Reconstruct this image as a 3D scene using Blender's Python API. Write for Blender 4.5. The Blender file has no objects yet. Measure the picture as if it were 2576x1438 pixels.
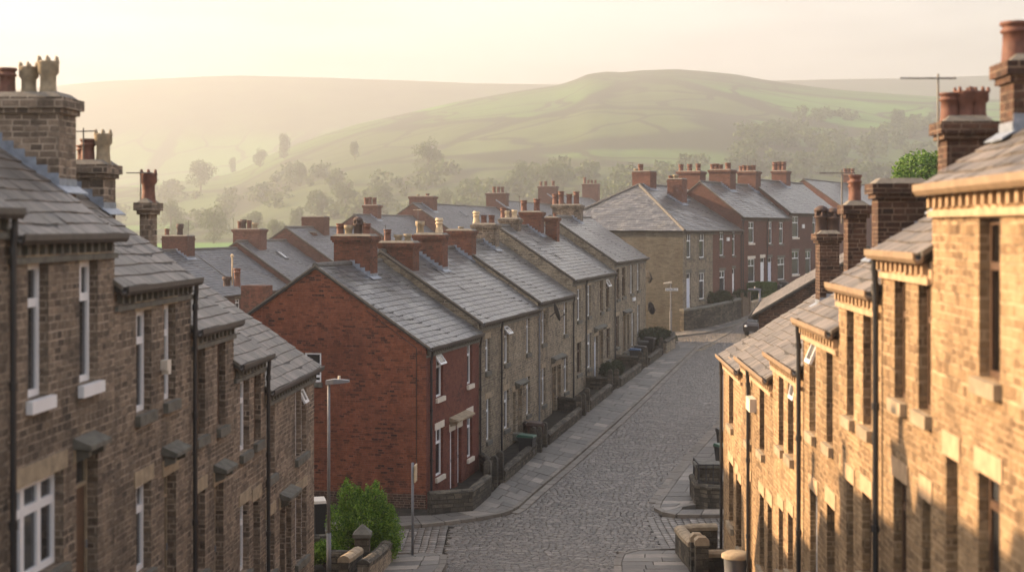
import bpy, math, random
import numpy as np
from mathutils import Vector
random.seed(7); rng = np.random.default_rng(7)
C = bpy.context.scene.collection
# ---------------------------------------------------------------- camera model (plan measured from the photograph)
CX, HY, F = 1288.0, 572.0, 3800.0          # principal column, horizon row, focal length in 2576-wide units

# ---------------------------------------------------------------- terrain
_py = [-40, 5, 10, 20, 30, 38, 43, 48, 53, 70, 90, 106, 115, 120, 131, 143, 165, 200, 240, 300, 450]
_pz = [2, -2.4, -3.5, -5.5, -7.7, -9.15, -9.65, -9.88, -9.85, -9.35, -8.75, -8.25, -7.9, -7.6, -6.9, -5.9, -4.6, -6, -9, -12, -12]
_gy = np.arange(-40, 451, 0.5); _gz = np.interp(_gy, _py, _pz)
_k = np.exp(-0.5*(np.arange(-8, 9)/3.5)**2); _k /= _k.sum()
_gz = np.convolve(np.pad(_gz, 8, mode='edge'), _k, mode='valid')
def prof(Y): return np.interp(Y, _gy, _gz)
_cx = [-800, -300, 0, 150, 300, 450, 560, 600, 700, 800, 900, 1000, 1150, 1300, 1400, 1440, 1480, 1530, 1560, 1620, 1700, 1780, 1850, 1920, 2000, 2100, 2300, 2500, 2900, 3500]
_cy = [500, 490, 480, 478, 470, 455, 440, 430, 380, 343, 312, 290, 256, 230, 215, 203, 186, 180, 182, 177, 174, 180, 187, 200, 212, 225, 240, 250, 260, 270]
_ax = [-800, -200, 0, 150, 250, 400, 500, 600, 800, 1000, 1200, 1400, 1700, 1940, 2100, 2300, 2500, 2900, 3500]
_ay = [250, 240, 228, 215, 205, 198, 193, 190, 195, 202, 210, 213, 215, 204, 200, 197, 190, 185, 190]
YB, YA = 1400.0, 2300.0
def terrain(X, Y):
    X = np.asarray(X, float); Y = np.asarray(Y, float)
    z = prof(Y)
    px = CX + F*X/np.maximum(Y, 50)
    zB = (HY-np.interp(px, _cx, _cy))/F*YB; zA = (HY-np.interp(px, _ax, _ay))/F*YA
    wob = 3.0*np.sin(X*.011+1.3)*np.sin(Y*.008+.4) + 1.6*np.sin(X*.027+Y*.019)
    t1 = np.clip((Y-300)/(YB-300), 0, 1); s1 = 1-(1-t1)**1.6
    za = Y*(-.04+(zB/YB+.04)*s1) + wob*np.sin(t1*math.pi)
    t2 = np.clip((Y-YB)/300, 0, 1); zm = np.minimum(zB-18, zA-60)
    zb = zB+(zm-zB)*(t2*t2*(3-2*t2))
    t3 = np.clip((Y-YB-300)/(YA-YB-300), 0, 1)
    zc = zm+(zA-zm)*(t3*t3*(3-2*t3)*.6+t3*.4)
    t4 = np.clip((Y-YA)/500, 0, 1)
    zd = zA-40*t4*t4
    return np.where(Y < 300, z, np.where(Y < YB, za, np.where(Y < YB+300, zb, np.where(Y < YA, zc, zd))))
def gz(X, Y): return float(terrain(X, Y))
def hit(x, y, y0=36.0, y1=2290.0):
    """point of the ground seen in column x, row y"""
    tx, tz = (x-CX)/F, (HY-y)/F
    Y = y0; step = .25
    while Y < y1:
        if gz(tx*Y, Y) >= tz*Y: break
        Y += step*(1 if Y < 150 else 8)
    return (tx*Y, Y)
def at(x, y, Y): return ((x-CX)/F*Y, Y, (HY-y)/F*Y)

# ---------------------------------------------------------------- materials
def nt(name):
    m = bpy.data.materials.new(name); m.use_nodes = True
    n = m.node_tree.nodes; l = m.node_tree.links
    b = n['Principled BSDF']; return m, n, l, b
def node(n, t, **kw):
    k = n.new(t)
    for a, v in kw.items():
        if a.startswith('_'): k.inputs[a[1:].replace('_', ' ')].default_value = v
        else: setattr(k, a, v)
    return k
def ramp(n, stops):
    r = n.new('ShaderNodeValToRGB'); e = r.color_ramp.elements
    while len(e) < len(stops): e.new(0.5)
    for i, (p, c) in enumerate(stops):
        e[i].position = p; e[i].color = (*c, 1)
    return r
def plain(name, col, rough=.6, var=.25, scale=6, metal=0, bump=0):
    m, n, l, b = nt(name)
    tc = n.new('ShaderNodeTexCoord'); no = node(n, 'ShaderNodeTexNoise', _Scale=scale, _Detail=5)
    l.new(tc.outputs['Object'], no.inputs['Vector'])
    r = ramp(n, [(.3, [c*(1-var) for c in col]), (.7, [min(1, c*(1+var)) for c in col])])
    l.new(no.outputs['Fac'], r.inputs['Fac']); l.new(r.outputs['Color'], b.inputs['Base Color'])
    b.inputs['Roughness'].default_value = rough; b.inputs['Metallic'].default_value = metal
    if bump:
        bp = node(n, 'ShaderNodeBump', _Strength=bump, _Distance=.03)
        l.new(no.outputs['Fac'], bp.inputs['Height']); l.new(bp.outputs['Normal'], b.inputs['Normal'])
    return m
def masonry(name, tones, mortar, bw, bh, ms, soot=.5, bump=.6, wob=.02, stain=(.03, .026, .022), blk=.68):
    """random-toned blocks with mortar joints, soot and weather staining"""
    m, n, l, b = nt(name)
    uv = n.new('ShaderNodeUVMap'); uv.uv_map = 'UVMap'
    n1 = node(n, 'ShaderNodeTexNoise', _Scale=2.3, _Detail=3)
    oi = n.new('ShaderNodeObjectInfo'); of = node(n, 'ShaderNodeMath', operation='MULTIPLY'); of.inputs[1].default_value = 37.0; l.new(oi.outputs['Random'], of.inputs[0])
    sh = n.new('ShaderNodeVectorMath'); l.new(uv.outputs['UV'], sh.inputs[0]); l.new(of.outputs[0], sh.inputs[1])
    l.new(sh.outputs[0], n1.inputs['Vector'])
    sx = n.new('ShaderNodeSeparateXYZ'); l.new(sh.outputs[0], sx.inputs[0])
    nr = node(n, 'ShaderNodeTexNoise', noise_dimensions='1D', _Scale=1.4/(bh*10), _Detail=1); l.new(sx.outputs[1], nr.inputs['W'])
    rw = node(n, 'ShaderNodeMath', operation='MULTIPLY'); rw.inputs[1].default_value = bh*2.6 if bh > .081 else .02; l.new(nr.outputs['Fac'], rw.inputs[0])
    cv = n.new('ShaderNodeCombineXYZ'); l.new(rw.outputs[0], cv.inputs[1])
    ad = n.new('ShaderNodeVectorMath'); l.new(sh.outputs[0], ad.inputs[0]); l.new(cv.outputs[0], ad.inputs[1])
    mx = node(n, 'ShaderNodeVectorMath', operation='MULTIPLY_ADD')
    l.new(n1.outputs['Color'], mx.inputs[0]); mx.inputs[1].default_value = (wob, wob, 0); l.new(ad.outputs[0], mx.inputs[2])
    br = node(n, 'ShaderNodeTexBrick', _Color1=(0, 0, 0, 1), _Color2=(1, 1, 1, 1), _Mortar=(.5, .5, .5, 1), _Scale=1.0, _Bias=0.0)
    br.inputs['Mortar Size'].default_value = ms; br.inputs['Mortar Smooth'].default_value = .3
    br.inputs['Brick Width'].default_value = bw; br.inputs['Row Height'].default_value = bh
    br.offset = .47; br.squash = .72; br.squash_frequency = 3
    l.new(mx.outputs[0], br.inputs['Vector'])
    r = ramp(n, tones)
    nl = node(n, 'ShaderNodeTexNoise', _Scale=.9, _Detail=4); l.new(sh.outputs[0], nl.inputs['Vector'])
    tf = node(n, 'ShaderNodeMath', operation='MULTIPLY_ADD'); l.new(nl.outputs['Fac'], tf.inputs[0]); tf.inputs[1].default_value = 1.0; tf.inputs[2].default_value = -.5+.5*(1-blk)-.35
    fn = node(n, 'ShaderNodeTexNoise', _Scale=16, _Detail=5, _Roughness=.75); l.new(sh.outputs[0], fn.inputs['Vector'])
    t2 = node(n, 'ShaderNodeMath', operation='MULTIPLY_ADD'); l.new(fn.outputs['Fac'], t2.inputs[0]); t2.inputs[1].default_value = .7; l.new(tf.outputs[0], t2.inputs[2])
    ta = node(n, 'ShaderNodeMath', operation='MULTIPLY_ADD', use_clamp=True); l.new(br.outputs['Color'], ta.inputs[0]); ta.inputs[1].default_value = blk; l.new(t2.outputs[0], ta.inputs[2]); l.new(ta.outputs[0], r.inputs['Fac'])
    n2 = node(n, 'ShaderNodeTexNoise', _Scale=8, _Detail=7, _Roughness=.75); l.new(sh.outputs[0], n2.inputs['Vector'])
    r2 = ramp(n, [(.25, (.55, .53, .5)), (.7, (1.12, 1.1, 1.06))]); l.new(n2.outputs['Fac'], r2.inputs['Fac'])
    m1 = node(n, 'ShaderNodeMix', data_type='RGBA', blend_type='MULTIPLY'); m1.inputs[0].default_value = .8
    l.new(r.outputs['Color'], m1.inputs[6]); l.new(r2.outputs['Color'], m1.inputs[7])
    mm = node(n, 'ShaderNodeMix', data_type='RGBA'); rj = ramp(n, [(.36, [c*.35 for c in mortar]), (.56, mortar)])
    nj = node(n, 'ShaderNodeTexNoise', _Scale=3.5, _Detail=4); l.new(sh.outputs[0], nj.inputs['Vector']); l.new(nj.outputs['Fac'], rj.inputs['Fac']); l.new(rj.outputs['Color'], mm.inputs[7])
    l.new(br.outputs['Fac'], mm.inputs[0]); l.new(m1.outputs[2], mm.inputs[6])
    n3 = node(n, 'ShaderNodeTexNoise', _Scale=.55, _Detail=7, _Roughness=.68); m3 = n.new('ShaderNodeMapping'); m3.inputs['Scale'].default_value = (2.2, .7, 1); l.new(sh.outputs[0], m3.inputs['Vector']); l.new(m3.outputs['Vector'], n3.inputs['Vector'])
    r3 = ramp(n, [(.46, (0, 0, 0)), (.68, (1, 1, 1))]); l.new(n3.outputs['Fac'], r3.inputs['Fac'])
    sm = node(n, 'ShaderNodeMath', operation='MULTIPLY'); sm.inputs[1].default_value = soot
    l.new(r3.outputs['Color'], sm.inputs[0])
    m2 = node(n, 'ShaderNodeMix', data_type='RGBA'); m2.inputs[7].default_value = (*stain, 1)
    l.new(sm.outputs[0], m2.inputs[0]); l.new(mm.outputs[2], m2.inputs[6])
    hv = node(n, 'ShaderNodeMapRange'); hv.inputs[3].default_value = .82; hv.inputs[4].default_value = 1.12; l.new(oi.outputs['Random'], hv.inputs[0])
    m5 = node(n, 'ShaderNodeVectorMath', operation='SCALE'); l.new(m2.outputs[2], m5.inputs[0]); l.new(hv.outputs[0], m5.inputs['Scale'])
    l.new(m5.outputs[0], b.inputs['Base Color'])
    b.inputs['Roughness'].default_value = .88; b.inputs['Specular IOR Level'].default_value = .25
    h = node(n, 'ShaderNodeMath', operation='MULTIPLY_ADD'); l.new(br.outputs['Fac'], h.inputs[0]); h.inputs[1].default_value = -.9
    l.new(n2.outputs['Fac'], h.inputs[2])
    bp = node(n, 'ShaderNodeBump', _Strength=bump, _Distance=.03); l.new(h.outputs[0], bp.inputs['Height']); l.new(bp.outputs['Normal'], b.inputs['Normal'])
    return m
def island(name, tones, rough=.6, nscale=5, nvar=.35, spec=.4, streak=None, lichen=None, bmp=.35):
    """tone per loose piece (slate, sett, flag, leaf) with surface noise"""
    m, n, l, b = nt(name)
    g = n.new('ShaderNodeNewGeometry'); r = ramp(n, tones); l.new(g.outputs['Random Per Island'], r.inputs['Fac'])
    uv = n.new('ShaderNodeUVMap'); uv.uv_map = 'UVMap'
    mp = n.new('ShaderNodeMapping'); mp.inputs['Scale'].default_value = streak or (1, 1, 1); l.new(uv.outputs['UV'], mp.inputs['Vector'])
    no = node(n, 'ShaderNodeTexNoise', _Scale=nscale, _Detail=6, _Roughness=.7); l.new(mp.outputs['Vector'], no.inputs['Vector'])
    r2 = ramp(n, [(.25, (1-nvar,)*3), (.75, (1+nvar*.6,)*3)]); l.new(no.outputs['Fac'], r2.inputs['Fac'])
    mx = node(n, 'ShaderNodeMix', data_type='RGBA', blend_type='MULTIPLY'); mx.inputs[0].default_value = 1
    l.new(r.outputs['Color'], mx.inputs[6]); l.new(r2.outputs['Color'], mx.inputs[7])
    out = mx.outputs[2]
    if lichen:
        n4 = node(n, 'ShaderNodeTexNoise', _Scale=.8, _Detail=8, _Roughness=.7); l.new(uv.outputs['UV'], n4.inputs['Vector'])
        r4 = ramp(n, [(.5, (0, 0, 0)), (.66, (.75, .75, .75))]); l.new(n4.outputs['Fac'], r4.inputs['Fac'])
        m4 = node(n, 'ShaderNodeMix', data_type='RGBA'); m4.inputs[7].default_value = (*lichen, 1)
        l.new(r4.outputs['Color'], m4.inputs[0]); l.new(out, m4.inputs[6]); out = m4.outputs[2]
    l.new(out, b.inputs['Base Color'])
    b.inputs['Roughness'].default_value = rough; b.inputs['Specular IOR Level'].default_value = spec
    bp = node(n, 'ShaderNodeBump', _Strength=bmp, _Distance=.01); l.new(no.outputs['Fac'], bp.inputs['Height']); l.new(bp.outputs['Normal'], b.inputs['Normal'])
    return m
def leafmat(name, tones, trans=.35):
    m, n, l, b = nt(name)
    g = n.new('ShaderNodeNewGeometry'); r = ramp(n, tones); l.new(g.outputs['Random Per Island'], r.inputs['Fac'])
    l.new(r.outputs['Color'], b.inputs['Base Color']); b.inputs['Roughness'].default_value = .6; b.inputs['Specular IOR Level'].default_value = .25
    tr = n.new('ShaderNodeBsdfTranslucent'); l.new(r.outputs['Color'], tr.inputs['Color'])
    mx = n.new('ShaderNodeMixShader'); mx.inputs[0].default_value = trans
    l.new(b.outputs[0], mx.inputs[1]); l.new(tr.outputs[0], mx.inputs[2]); l.new(mx.outputs[0], n['Material Output'].inputs['Surface'])
    return m
M = {}
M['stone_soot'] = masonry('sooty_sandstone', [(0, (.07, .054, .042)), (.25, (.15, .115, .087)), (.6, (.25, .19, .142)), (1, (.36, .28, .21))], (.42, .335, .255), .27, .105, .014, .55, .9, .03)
M['stone_mid'] = masonry('weathered_sandstone', [(0, (.085, .07, .053)), (.3, (.21, .172, .125)), (.7, (.30, .247, .175)), (1, (.40, .333, .24))], (.42, .36, .28), .27, .095, .011, .4, .7, .02)
M['stone_gold'] = masonry('golden_sandstone', [(0, (.13, .083, .047)), (.25, (.25, .165, .093)), (.55, (.355, .24, .135)), (1, (.44, .305, .178))], (.5, .35, .21), .27, .105, .014, .4, .9, .03, (.09, .06, .035))
M['stone_side'] = masonry('coursed_rubble', [(0, (.075, .068, .055)), (.4, (.115, .105, .084)), (1, (.165, .15, .12))], (.12, .11, .09), .36, .085, .007, .45, .6, .03, (.07, .055, .04))
M['stone_garden'] = masonry('blackened_garden_stone', [(0, (.035, .032, .027)), (.5, (.09, .08, .065)), (1, (.19, .165, .125))], (.06, .052, .04), .38, .13, .012, .55, .9, .04)
M['brick_red'] = masonry('red_brick', [(0, (.045, .025, .02)), (.12, (.13, .047, .03)), (.35, (.235, .077, .041)), (1, (.31, .108, .056))], (.25, .125, .085), .235, .078, .007, .5, .3, .006, (.075, .03, .022), .8)
M['brick_front'] = masonry('smooth_red_brick', [(0, (.10, .034, .026)), (.4, (.175, .055, .038)), (1, (.225, .078, .05))], (.2, .1, .075), .235, .078, .006, .25, .3, .006, (.12, .03, .022))
M['brick_far'] = masonry('mellow_red_brick', [(0, (.085, .042, .033)), (.5, (.135, .06, .046)), (1, (.18, .08, .06))], (.17, .105, .083), .235, .08, .006, .35, .3, .006, (.12, .055, .04))
M['brick_dark'] = masonry('sooty_brick', [(0, (.022, .015, .012)), (.4, (.062, .034, .025)), (1, (.125, .066, .044))], (.2, .14, .1), .25, .088, .011, .3, .6, .008)
M['brick_mix'] = masonry('chimney_brick', [(0, (.045, .024, .018)), (.3, (.135, .05, .032)), (1, (.215, .078, .048))], (.13, .08, .06), .235, .08, .007, .45, .4, .006)
M['slate'] = island('blue_grey_slate', [(0, (.055, .056, .06)), (.5, (.092, .092, .096)), (.85, (.125, .124, .125)), (1, (.18, .177, .17))], .30, 7, .5, .6, (7, .7, 1), (.15, .143, .12))
M['slate_far'] = island('dark_slate', [(0, (.07, .072, .08)), (.6, (.10, .102, .11)), (1, (.135, .135, .14))], .5, 5, .35, .4, (5, .7, 1), (.10, .095, .085))
M['slate_stone'] = island('stone_slate', [(0, (.085, .073, .062)), (.5, (.14, .118, .098)), (1, (.21, .175, .145))], .5, 7, .45, .4, (6, .8, 1), (.14, .12, .09))
M['ridge'] = plain('ridge_tile', (.085, .078, .07), .75, .35, 8)
M['deck'] = plain('roof_underside', (.05, .045, .04), .9)
M['trim'] = plain('dressed_stone', (.30, .235, .155), .85, .3, 5, 0, .2)
M['trim_gold'] = plain('dressed_golden_stone', (.42, .29, .175), .85, .22, 5, 0, .2)
M['trim_dark'] = plain('weathered_dark_stone', (.11, .104, .085), .85, .35, 6, 0, .3)
M['cream'] = plain('cream_painted_stone', (.62, .55, .46), .6, .08, 4)
M['white'] = plain('white_upvc', (.76, .76, .77), .35, .04, 3)
M['brown'] = plain('brown_painted_wood', (.09, .05, .03), .5, .2, 12)
M['grey_door'] = plain('pale_blue_door', (.55, .58, .68), .4, .05, 3)
M['blackiron'] = plain('black_cast_iron', (.018, .018, .02), .45, .2, 10)
M['gutter'] = plain('gutter_paint', (.05, .04, .033), .5, .3, 5)
M['gutter_gold'] = plain('timber_gutter', (.24, .165, .10), .6, .2, 5)
M['lead'] = plain('lead_flashing', (.22, .25, .30), .42, .25, 9, .3)
M['mortar'] = plain('cement_cap', (.15, .132, .108), .9, .25, 8, 0, .4)
M['terracotta'] = plain('terracotta', (.135, .056, .037), .75, .3, 9)
M['buff'] = plain('buff_clay', (.50, .385, .25), .75, .22, 9)
M['potdark'] = plain('sooty_clay', (.06, .035, .028), .8, .3, 9)
M['stonepot'] = plain('stoneware', (.27, .215, .14), .8, .25, 9)
M['hole'] = plain('flue_dark', (.008, .008, .008), 1)  # near-black disc colour stands in for the shaded depth of the open pot
M['galv'] = plain('galvanised_steel', (.17, .175, .19), .6, .12, 6, .2)
M['alu'] = plain('weathered_aluminium', (.12, .11, .10), .5, .15, 6, .4)
M['dish'] = plain('dish_grey', (.028, .028, .03), .9, .1, 5)
M['bark'] = plain('bark', (.07, .05, .035), .9, .3, 8, 0, .4)
M['soil'] = plain('garden_soil', (.05, .042, .03), .95, .35, 3)
M['asphalt'] = plain('joint_dirt', (.028, .025, .021), .95, .3, 3)
M['bin_green'] = plain('green_plastic', (.015, .075, .045), .4, .1, 4)
M['bin_blue'] = plain('blue_plastic', (.02, .07, .16), .4, .1, 4)
M['bin_black'] = plain('black_plastic', (.016, .017, .018), .45, .1, 4)
M['bin_brown'] = plain('brown_plastic', (.05, .025, .017), .45, .1, 4)
M['rubber'] = plain('rubber', (.015, .015, .015), .8)
M['wood'] = plain('weathered_timber', (.12, .085, .055), .8, .3, 6)
M['yellow'] = plain('worn_yellow_paint', (.55, .38, .10), .7, .35, 14)
M['carpaint'] = plain('dark_car_paint', (.022, .02, .022), .2, .05, 2)
M['sett'] = island('sandstone_sett', [(0, (.075, .065, .054)), (.4, (.122, .105, .087)), (.8, (.16, .138, .115)), (1, (.23, .2, .167))], .45, 22, .35, .5, None, (.075, .066, .055), .08)
M['flag'] = island('york_flagstone', [(0, (.105, .094, .081)), (.5, (.14, .127, .109)), (.85, (.17, .152, .13)), (1, (.29, .25, .205))], .6, 3, .35, .4, None, None, .1)
M['kerb'] = island('gritstone_kerb', [(0, (.13, .112, .09)), (1, (.20, .172, .14))], .65, 4, .35, .4)
def glass(name, c, r=.06):
    m, n, l, b = nt(name)
    tc = n.new('ShaderNodeTexCoord'); no = node(n, 'ShaderNodeTexNoise', _Scale=.9, _Detail=2); l.new(tc.outputs['Object'], no.inputs['Vector'])
    rr = ramp(n, [(.4, [k*.5 for k in c]), (.65, [k*1.5 for k in c])]); l.new(no.outputs['Fac'], rr.inputs['Fac']); l.new(rr.outputs['Color'], b.inputs['Base Color'])
    bp = node(n, 'ShaderNodeBump', _Strength=.08, _Distance=.05); l.new(no.outputs['Fac'], bp.inputs['Height']); l.new(bp.outputs['Normal'], b.inputs['Normal'])
    b.inputs['Roughness'].default_value = r; b.inputs['Specular IOR Level'].default_value = .6; return m
M['glass'] = glass('window_glass', (.035, .038, .042)); M['glass_pale'] = glass('curtained_glass', (.16, .15, .14), .12); M['glass_dark'] = glass('dark_glass', (.015, .013, .012))
M['leaf'] = leafmat('garden_shrub_leaf', [(0, (.04, .10, .01)), (.5, (.105, .215, .02)), (1, (.26, .4, .045))])
M['leaf_dark'] = leafmat('dark_hedge_leaf', [(0, (.012, .022, .008)), (1, (.035, .055, .018))], .2)
M['leaf_hedge'] = leafmat('hedge_leaf', [(0, (.03, .075, .012)), (1, (.08, .14, .03))], .3)
M['leaf_tree'] = leafmat('tree_leaf', [(0, (.05, .075, .02)), (.6, (.07, .105, .028)), (1, (.09, .13, .035))])
M['leaf_lit'] = leafmat('spring_leaf', [(0, (.06, .13, .02)), (1, (.14, .24, .045))])
M['grass'] = leafmat('grass_blade', [(0, (.03, .06, .012)), (1, (.07, .11, .025))])

# ---------------------------------------------------------------- mesh builder
class MB:
    def __init__(s): s.v = []; s.f = []; s.mi = []
    def face(s, pts, mi=0):
        k = len(s.v); s.v += [tuple(p) for p in pts]; s.f.append(tuple(range(k, k+len(pts)))); s.mi.append(mi)
    def mesh(s, vs, fs, mi=0):
        k = len(s.v); s.v += [tuple(p) for p in vs]
        for f in fs: s.f.append(tuple(i+k for i in f)); s.mi.append(mi)
    def box(s, a, b, mi=0, bev=0):
        x0, y0, z0 = [min(p, q) for p, q in zip(a, b)]; x1, y1, z1 = [max(p, q) for p, q in zip(a, b)]
        s.hexa([(x0, y0, z0), (x1, y0, z0), (x1, y1, z0), (x0, y1, z0), (x0, y0, z1), (x1, y0, z1), (x1, y1, z1), (x0, y1, z1)], mi)
    def hexa(s, p, mi=0):
        s.mesh(p, [(3, 2, 1, 0), (4, 5, 6, 7), (0, 1, 5, 4), (1, 2, 6, 5), (2, 3, 7, 6), (3, 0, 4, 7)], mi)
    def tube(s, pts, r, n=8, mi=0, cap=True):
        pts = [Vector(p) for p in pts]; rs = r if isinstance(r, (list, tuple)) else [r]*len(pts)
        rings = []; k = len(s.v)
        for i, p in enumerate(pts):
            d = (pts[min(i+1, len(pts)-1)]-pts[max(i-1, 0)]).normalized()
            a = Vector((0, 0, 1)) if abs(d.z) < .9 else Vector((1, 0, 0))
            e1 = d.cross(a).normalized(); e2 = d.cross(e1)
            for j in range(n):
                t = 2*math.pi*j/n; s.v.append(tuple(p+(e1*math.cos(t)+e2*math.sin(t))*rs[i]))
        for i in range(len(pts)-1):
            for j in range(n):
                a = k+i*n+j; b = k+i*n+(j+1) % n; s.f.append((a, b, b+n, a+n)); s.mi.append(mi)
        if cap:
            s.f.append(tuple(k+j for j in range(n))[::-1]); s.mi.append(mi)
            s.f.append(tuple(k+(len(pts)-1)*n+j for j in range(n))); s.mi.append(mi)
    def lathe(s, c, prof_, n=14, mi=0, top=None, sq=False):
        k = len(s.v)
        for r, z in prof_:
            for j in range(n):
                t = 2*math.pi*(j+.5)/n
                s.v.append((c[0]+r*math.cos(t), c[1]+r*math.sin(t), c[2]+z))
        for i in range(len(prof_)-1):
            for j in range(n):
                a = k+i*n+j; b = k+i*n+(j+1) % n; s.f.append((a, b, b+n, a+n)); s.mi.append(mi)
        s.f.append(tuple(k+(len(prof_)-1)*n+j for j in range(n))); s.mi.append(mi if top is None else top)
    def build(s, name, mats, parent=None, smooth=False):
        me = bpy.data.meshes.new(name); me.from_pydata(s.v, [], s.f)
        mats = mats if isinstance(mats, (list, tuple)) else [mats]
        for m in mats: me.materials.append(m)
        if len(mats) > 1: me.polygons.foreach_set('material_index', s.mi)
        boxuv(me)
        if smooth: me.polygons.foreach_set('use_smooth', [True]*len(me.polygons))
        me.update(); o = bpy.data.objects.new(name, me); C.objects.link(o)
        if parent: o.parent = parent
        return o
def boxuv(me):
    """metre-scaled UVs: along the wall / up the slope"""
    nv = len(me.vertices); nl = len(me.loops); nf = len(me.polygons)
    if not nf: return
    co = np.empty(nv*3); me.vertices.foreach_get('co', co); co = co.reshape(-1, 3)
    li = np.empty(nl, int); me.loops.foreach_get('vertex_index', li)
    nr = np.empty(nf*3); me.polygons.foreach_get('normal', nr); nr = nr.reshape(-1, 3)
    lt = np.empty(nf, int); me.polygons.foreach_get('loop_total', lt)
    fn = np.repeat(nr, lt, axis=0); p = co[li]
    t = np.stack([-fn[:, 1], fn[:, 0], np.zeros(nl)], 1); ln = np.linalg.norm(t, axis=1)
    flat = ln < .25; t[flat] = (1, 0, 0); t /= np.linalg.norm(t, axis=1)[:, None]
    w = np.cross(fn, t)
    uv = np.stack([(p*t).sum(1), (p*w).sum(1)], 1)
    L = me.uv_layers.new(name='UVMap'); L.data.foreach_set('uv', uv.ravel())
def npmesh(name, V, faces_per, mats, smooth=False):
    """V: (k, n, 3) loose pieces, faces_per: faces on one piece's n verts"""
    k, n, _ = V.shape; fl = len(faces_per[0]); fp = np.array(faces_per)
    idx = (fp[None]+(np.arange(k)*n)[:, None, None]).reshape(-1)
    me = bpy.data.meshes.new(name); nf = k*len(faces_per)
    me.vertices.add(k*n); me.vertices.foreach_set('co', V.reshape(-1))
    me.loops.add(nf*fl); me.loops.foreach_set('vertex_index', idx.astype(np.int32))
    me.polygons.add(nf); me.polygons.foreach_set('loop_start', np.arange(nf, dtype=np.int32)*fl)
    me.update(calc_edges=True); me.validate()
    for m in (mats if isinstance(mats, list) else [mats]): me.materials.append(m)
    boxuv(me); return me
def tag(o, label=None, cat=None, group=None, kind=None):
    if label: o['label'] = label
    if cat: o['category'] = cat
    if group: o['group'] = group
    if kind: o['kind'] = kind
    return o
def empty(name, loc, rz=0):
    o = bpy.data.objects.new(name, None); C.objects.link(o); o.location = loc; o.rotation_euler = (0, 0, rz); o.empty_display_size = .3
    return o
def mobj(name, me, parent=None):
    o = bpy.data.objects.new(name, me); C.objects.link(o)
    if parent: o.parent = parent
    return o

# ---------------------------------------------------------------- terraces and houses
class Terrace:
    def __init__(s, P0, d):
        n = math.hypot(*d); s.P = P0; s.d = (d[0]/n, d[1]/n); s.w = (-s.d[1], s.d[0]); s.away = 1 if s.d[1] > 0 else -1
        s.rz = math.atan2(s.d[1], s.d[0])
    def pt(s, u, v=0): return (s.P[0]+u*s.d[0]+v*s.w[0], s.P[1]+u*s.d[1]+v*s.w[1])
    def u(s, x, v=0):
        t = (x-CX)/F; P = s.pt(0, v); return (t*P[1]-P[0])/(s.d[0]-t*s.d[1])
    def v(s, u, x):
        t = (x-CX)/F; P = s.pt(u); return (t*P[1]-P[0])/(s.w[0]-t*s.w[1])
    def z(s, u, y, v=0): return (HY-y)/F*s.pt(u, v)[1]
    def roof(s, x, y, ze, t):
        """(u, v) of the point of the street-side roof slope seen at x, y"""
        tx, tz = (x-CX)/F, (HY-y)/F
        # P+u d+v w : X = tx Y ; ze+t v = tz Y
        A = np.array([[s.d[0]-tx*s.d[1], s.w[0]-tx*s.w[1]], [-tz*s.d[1], t-tz*s.w[1]]])
        B = np.array([tx*s.P[1]-s.P[0], tz*s.P[1]-ze])
        return np.linalg.solve(A, B)

def slates(mb, x0, x1, v0, v1, z0, z1, course=.265, w=(.18, .36), sag=.035, clip=None):
    """overlapping slates from (v0, z0) at the eave to (v1, z1) at the ridge"""
    L = math.hypot(v1-v0, z1-z0); n = max(3, round(L/course)); dv, dz = (v1-v0)/n, (z1-z0)/n
    nx, nz = -(z1-z0)/L, (v1-v0)/L
    if nz < 0: nx, nz = -nx, -nz
    ph = random.random()*6
    def P(x, k, up):
        s = sag*math.sin(x*.9+ph+k*.35)*.5+sag*.6*math.sin(x*2.3+k*1.1)
        return (x, v0+dv*k+nx*(up+s*.6), z0+dz*k+nz*(up+s*.6))
    for k in range(n):
        x = x0
        while x < x1-.02:
            xe = min(x1, x+random.uniform(*w))
            if x1-xe < .1: xe = x1
            j = random.uniform(-.006, .008); j2 = random.uniform(-.004, .004); kk = k-random.uniform(0, .05); ke = min(n, k+1.12)
            xa, xb = x, xe
            if clip:
                xa = max(x, clip(k/n)[0]); xb = min(xe, clip(k/n)[1])
            if xb-xa > .03:
                a, b = P(xa, kk, .028+j), P(xb-.012, kk, .028+j+j2); c, d = P(xb-.012, ke, .008), P(xa, ke, .008)
                if clip:
                    c2 = clip(min(1, (k+1)/n)); xa2 = max(xa, c2[0]); xb2 = min(xb-.012, c2[1])
                    if xb2 < xa2: xa2 = xb2 = (xa2+xb2)/2
                    c, d = P(xb2, k+1, .012), P(xa2, k+1, .012)
                e, f_ = P(xa, kk, .005), P(xb-.012, kk, .005)
                i = len(mb.v); mb.v += [a, b, c, d, e, f_]
                mb.f += [(i, i+1, i+2, i+3), (i+4, i+5, i+1, i)]; mb.mi += [0, 0]
            x = xe

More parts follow.
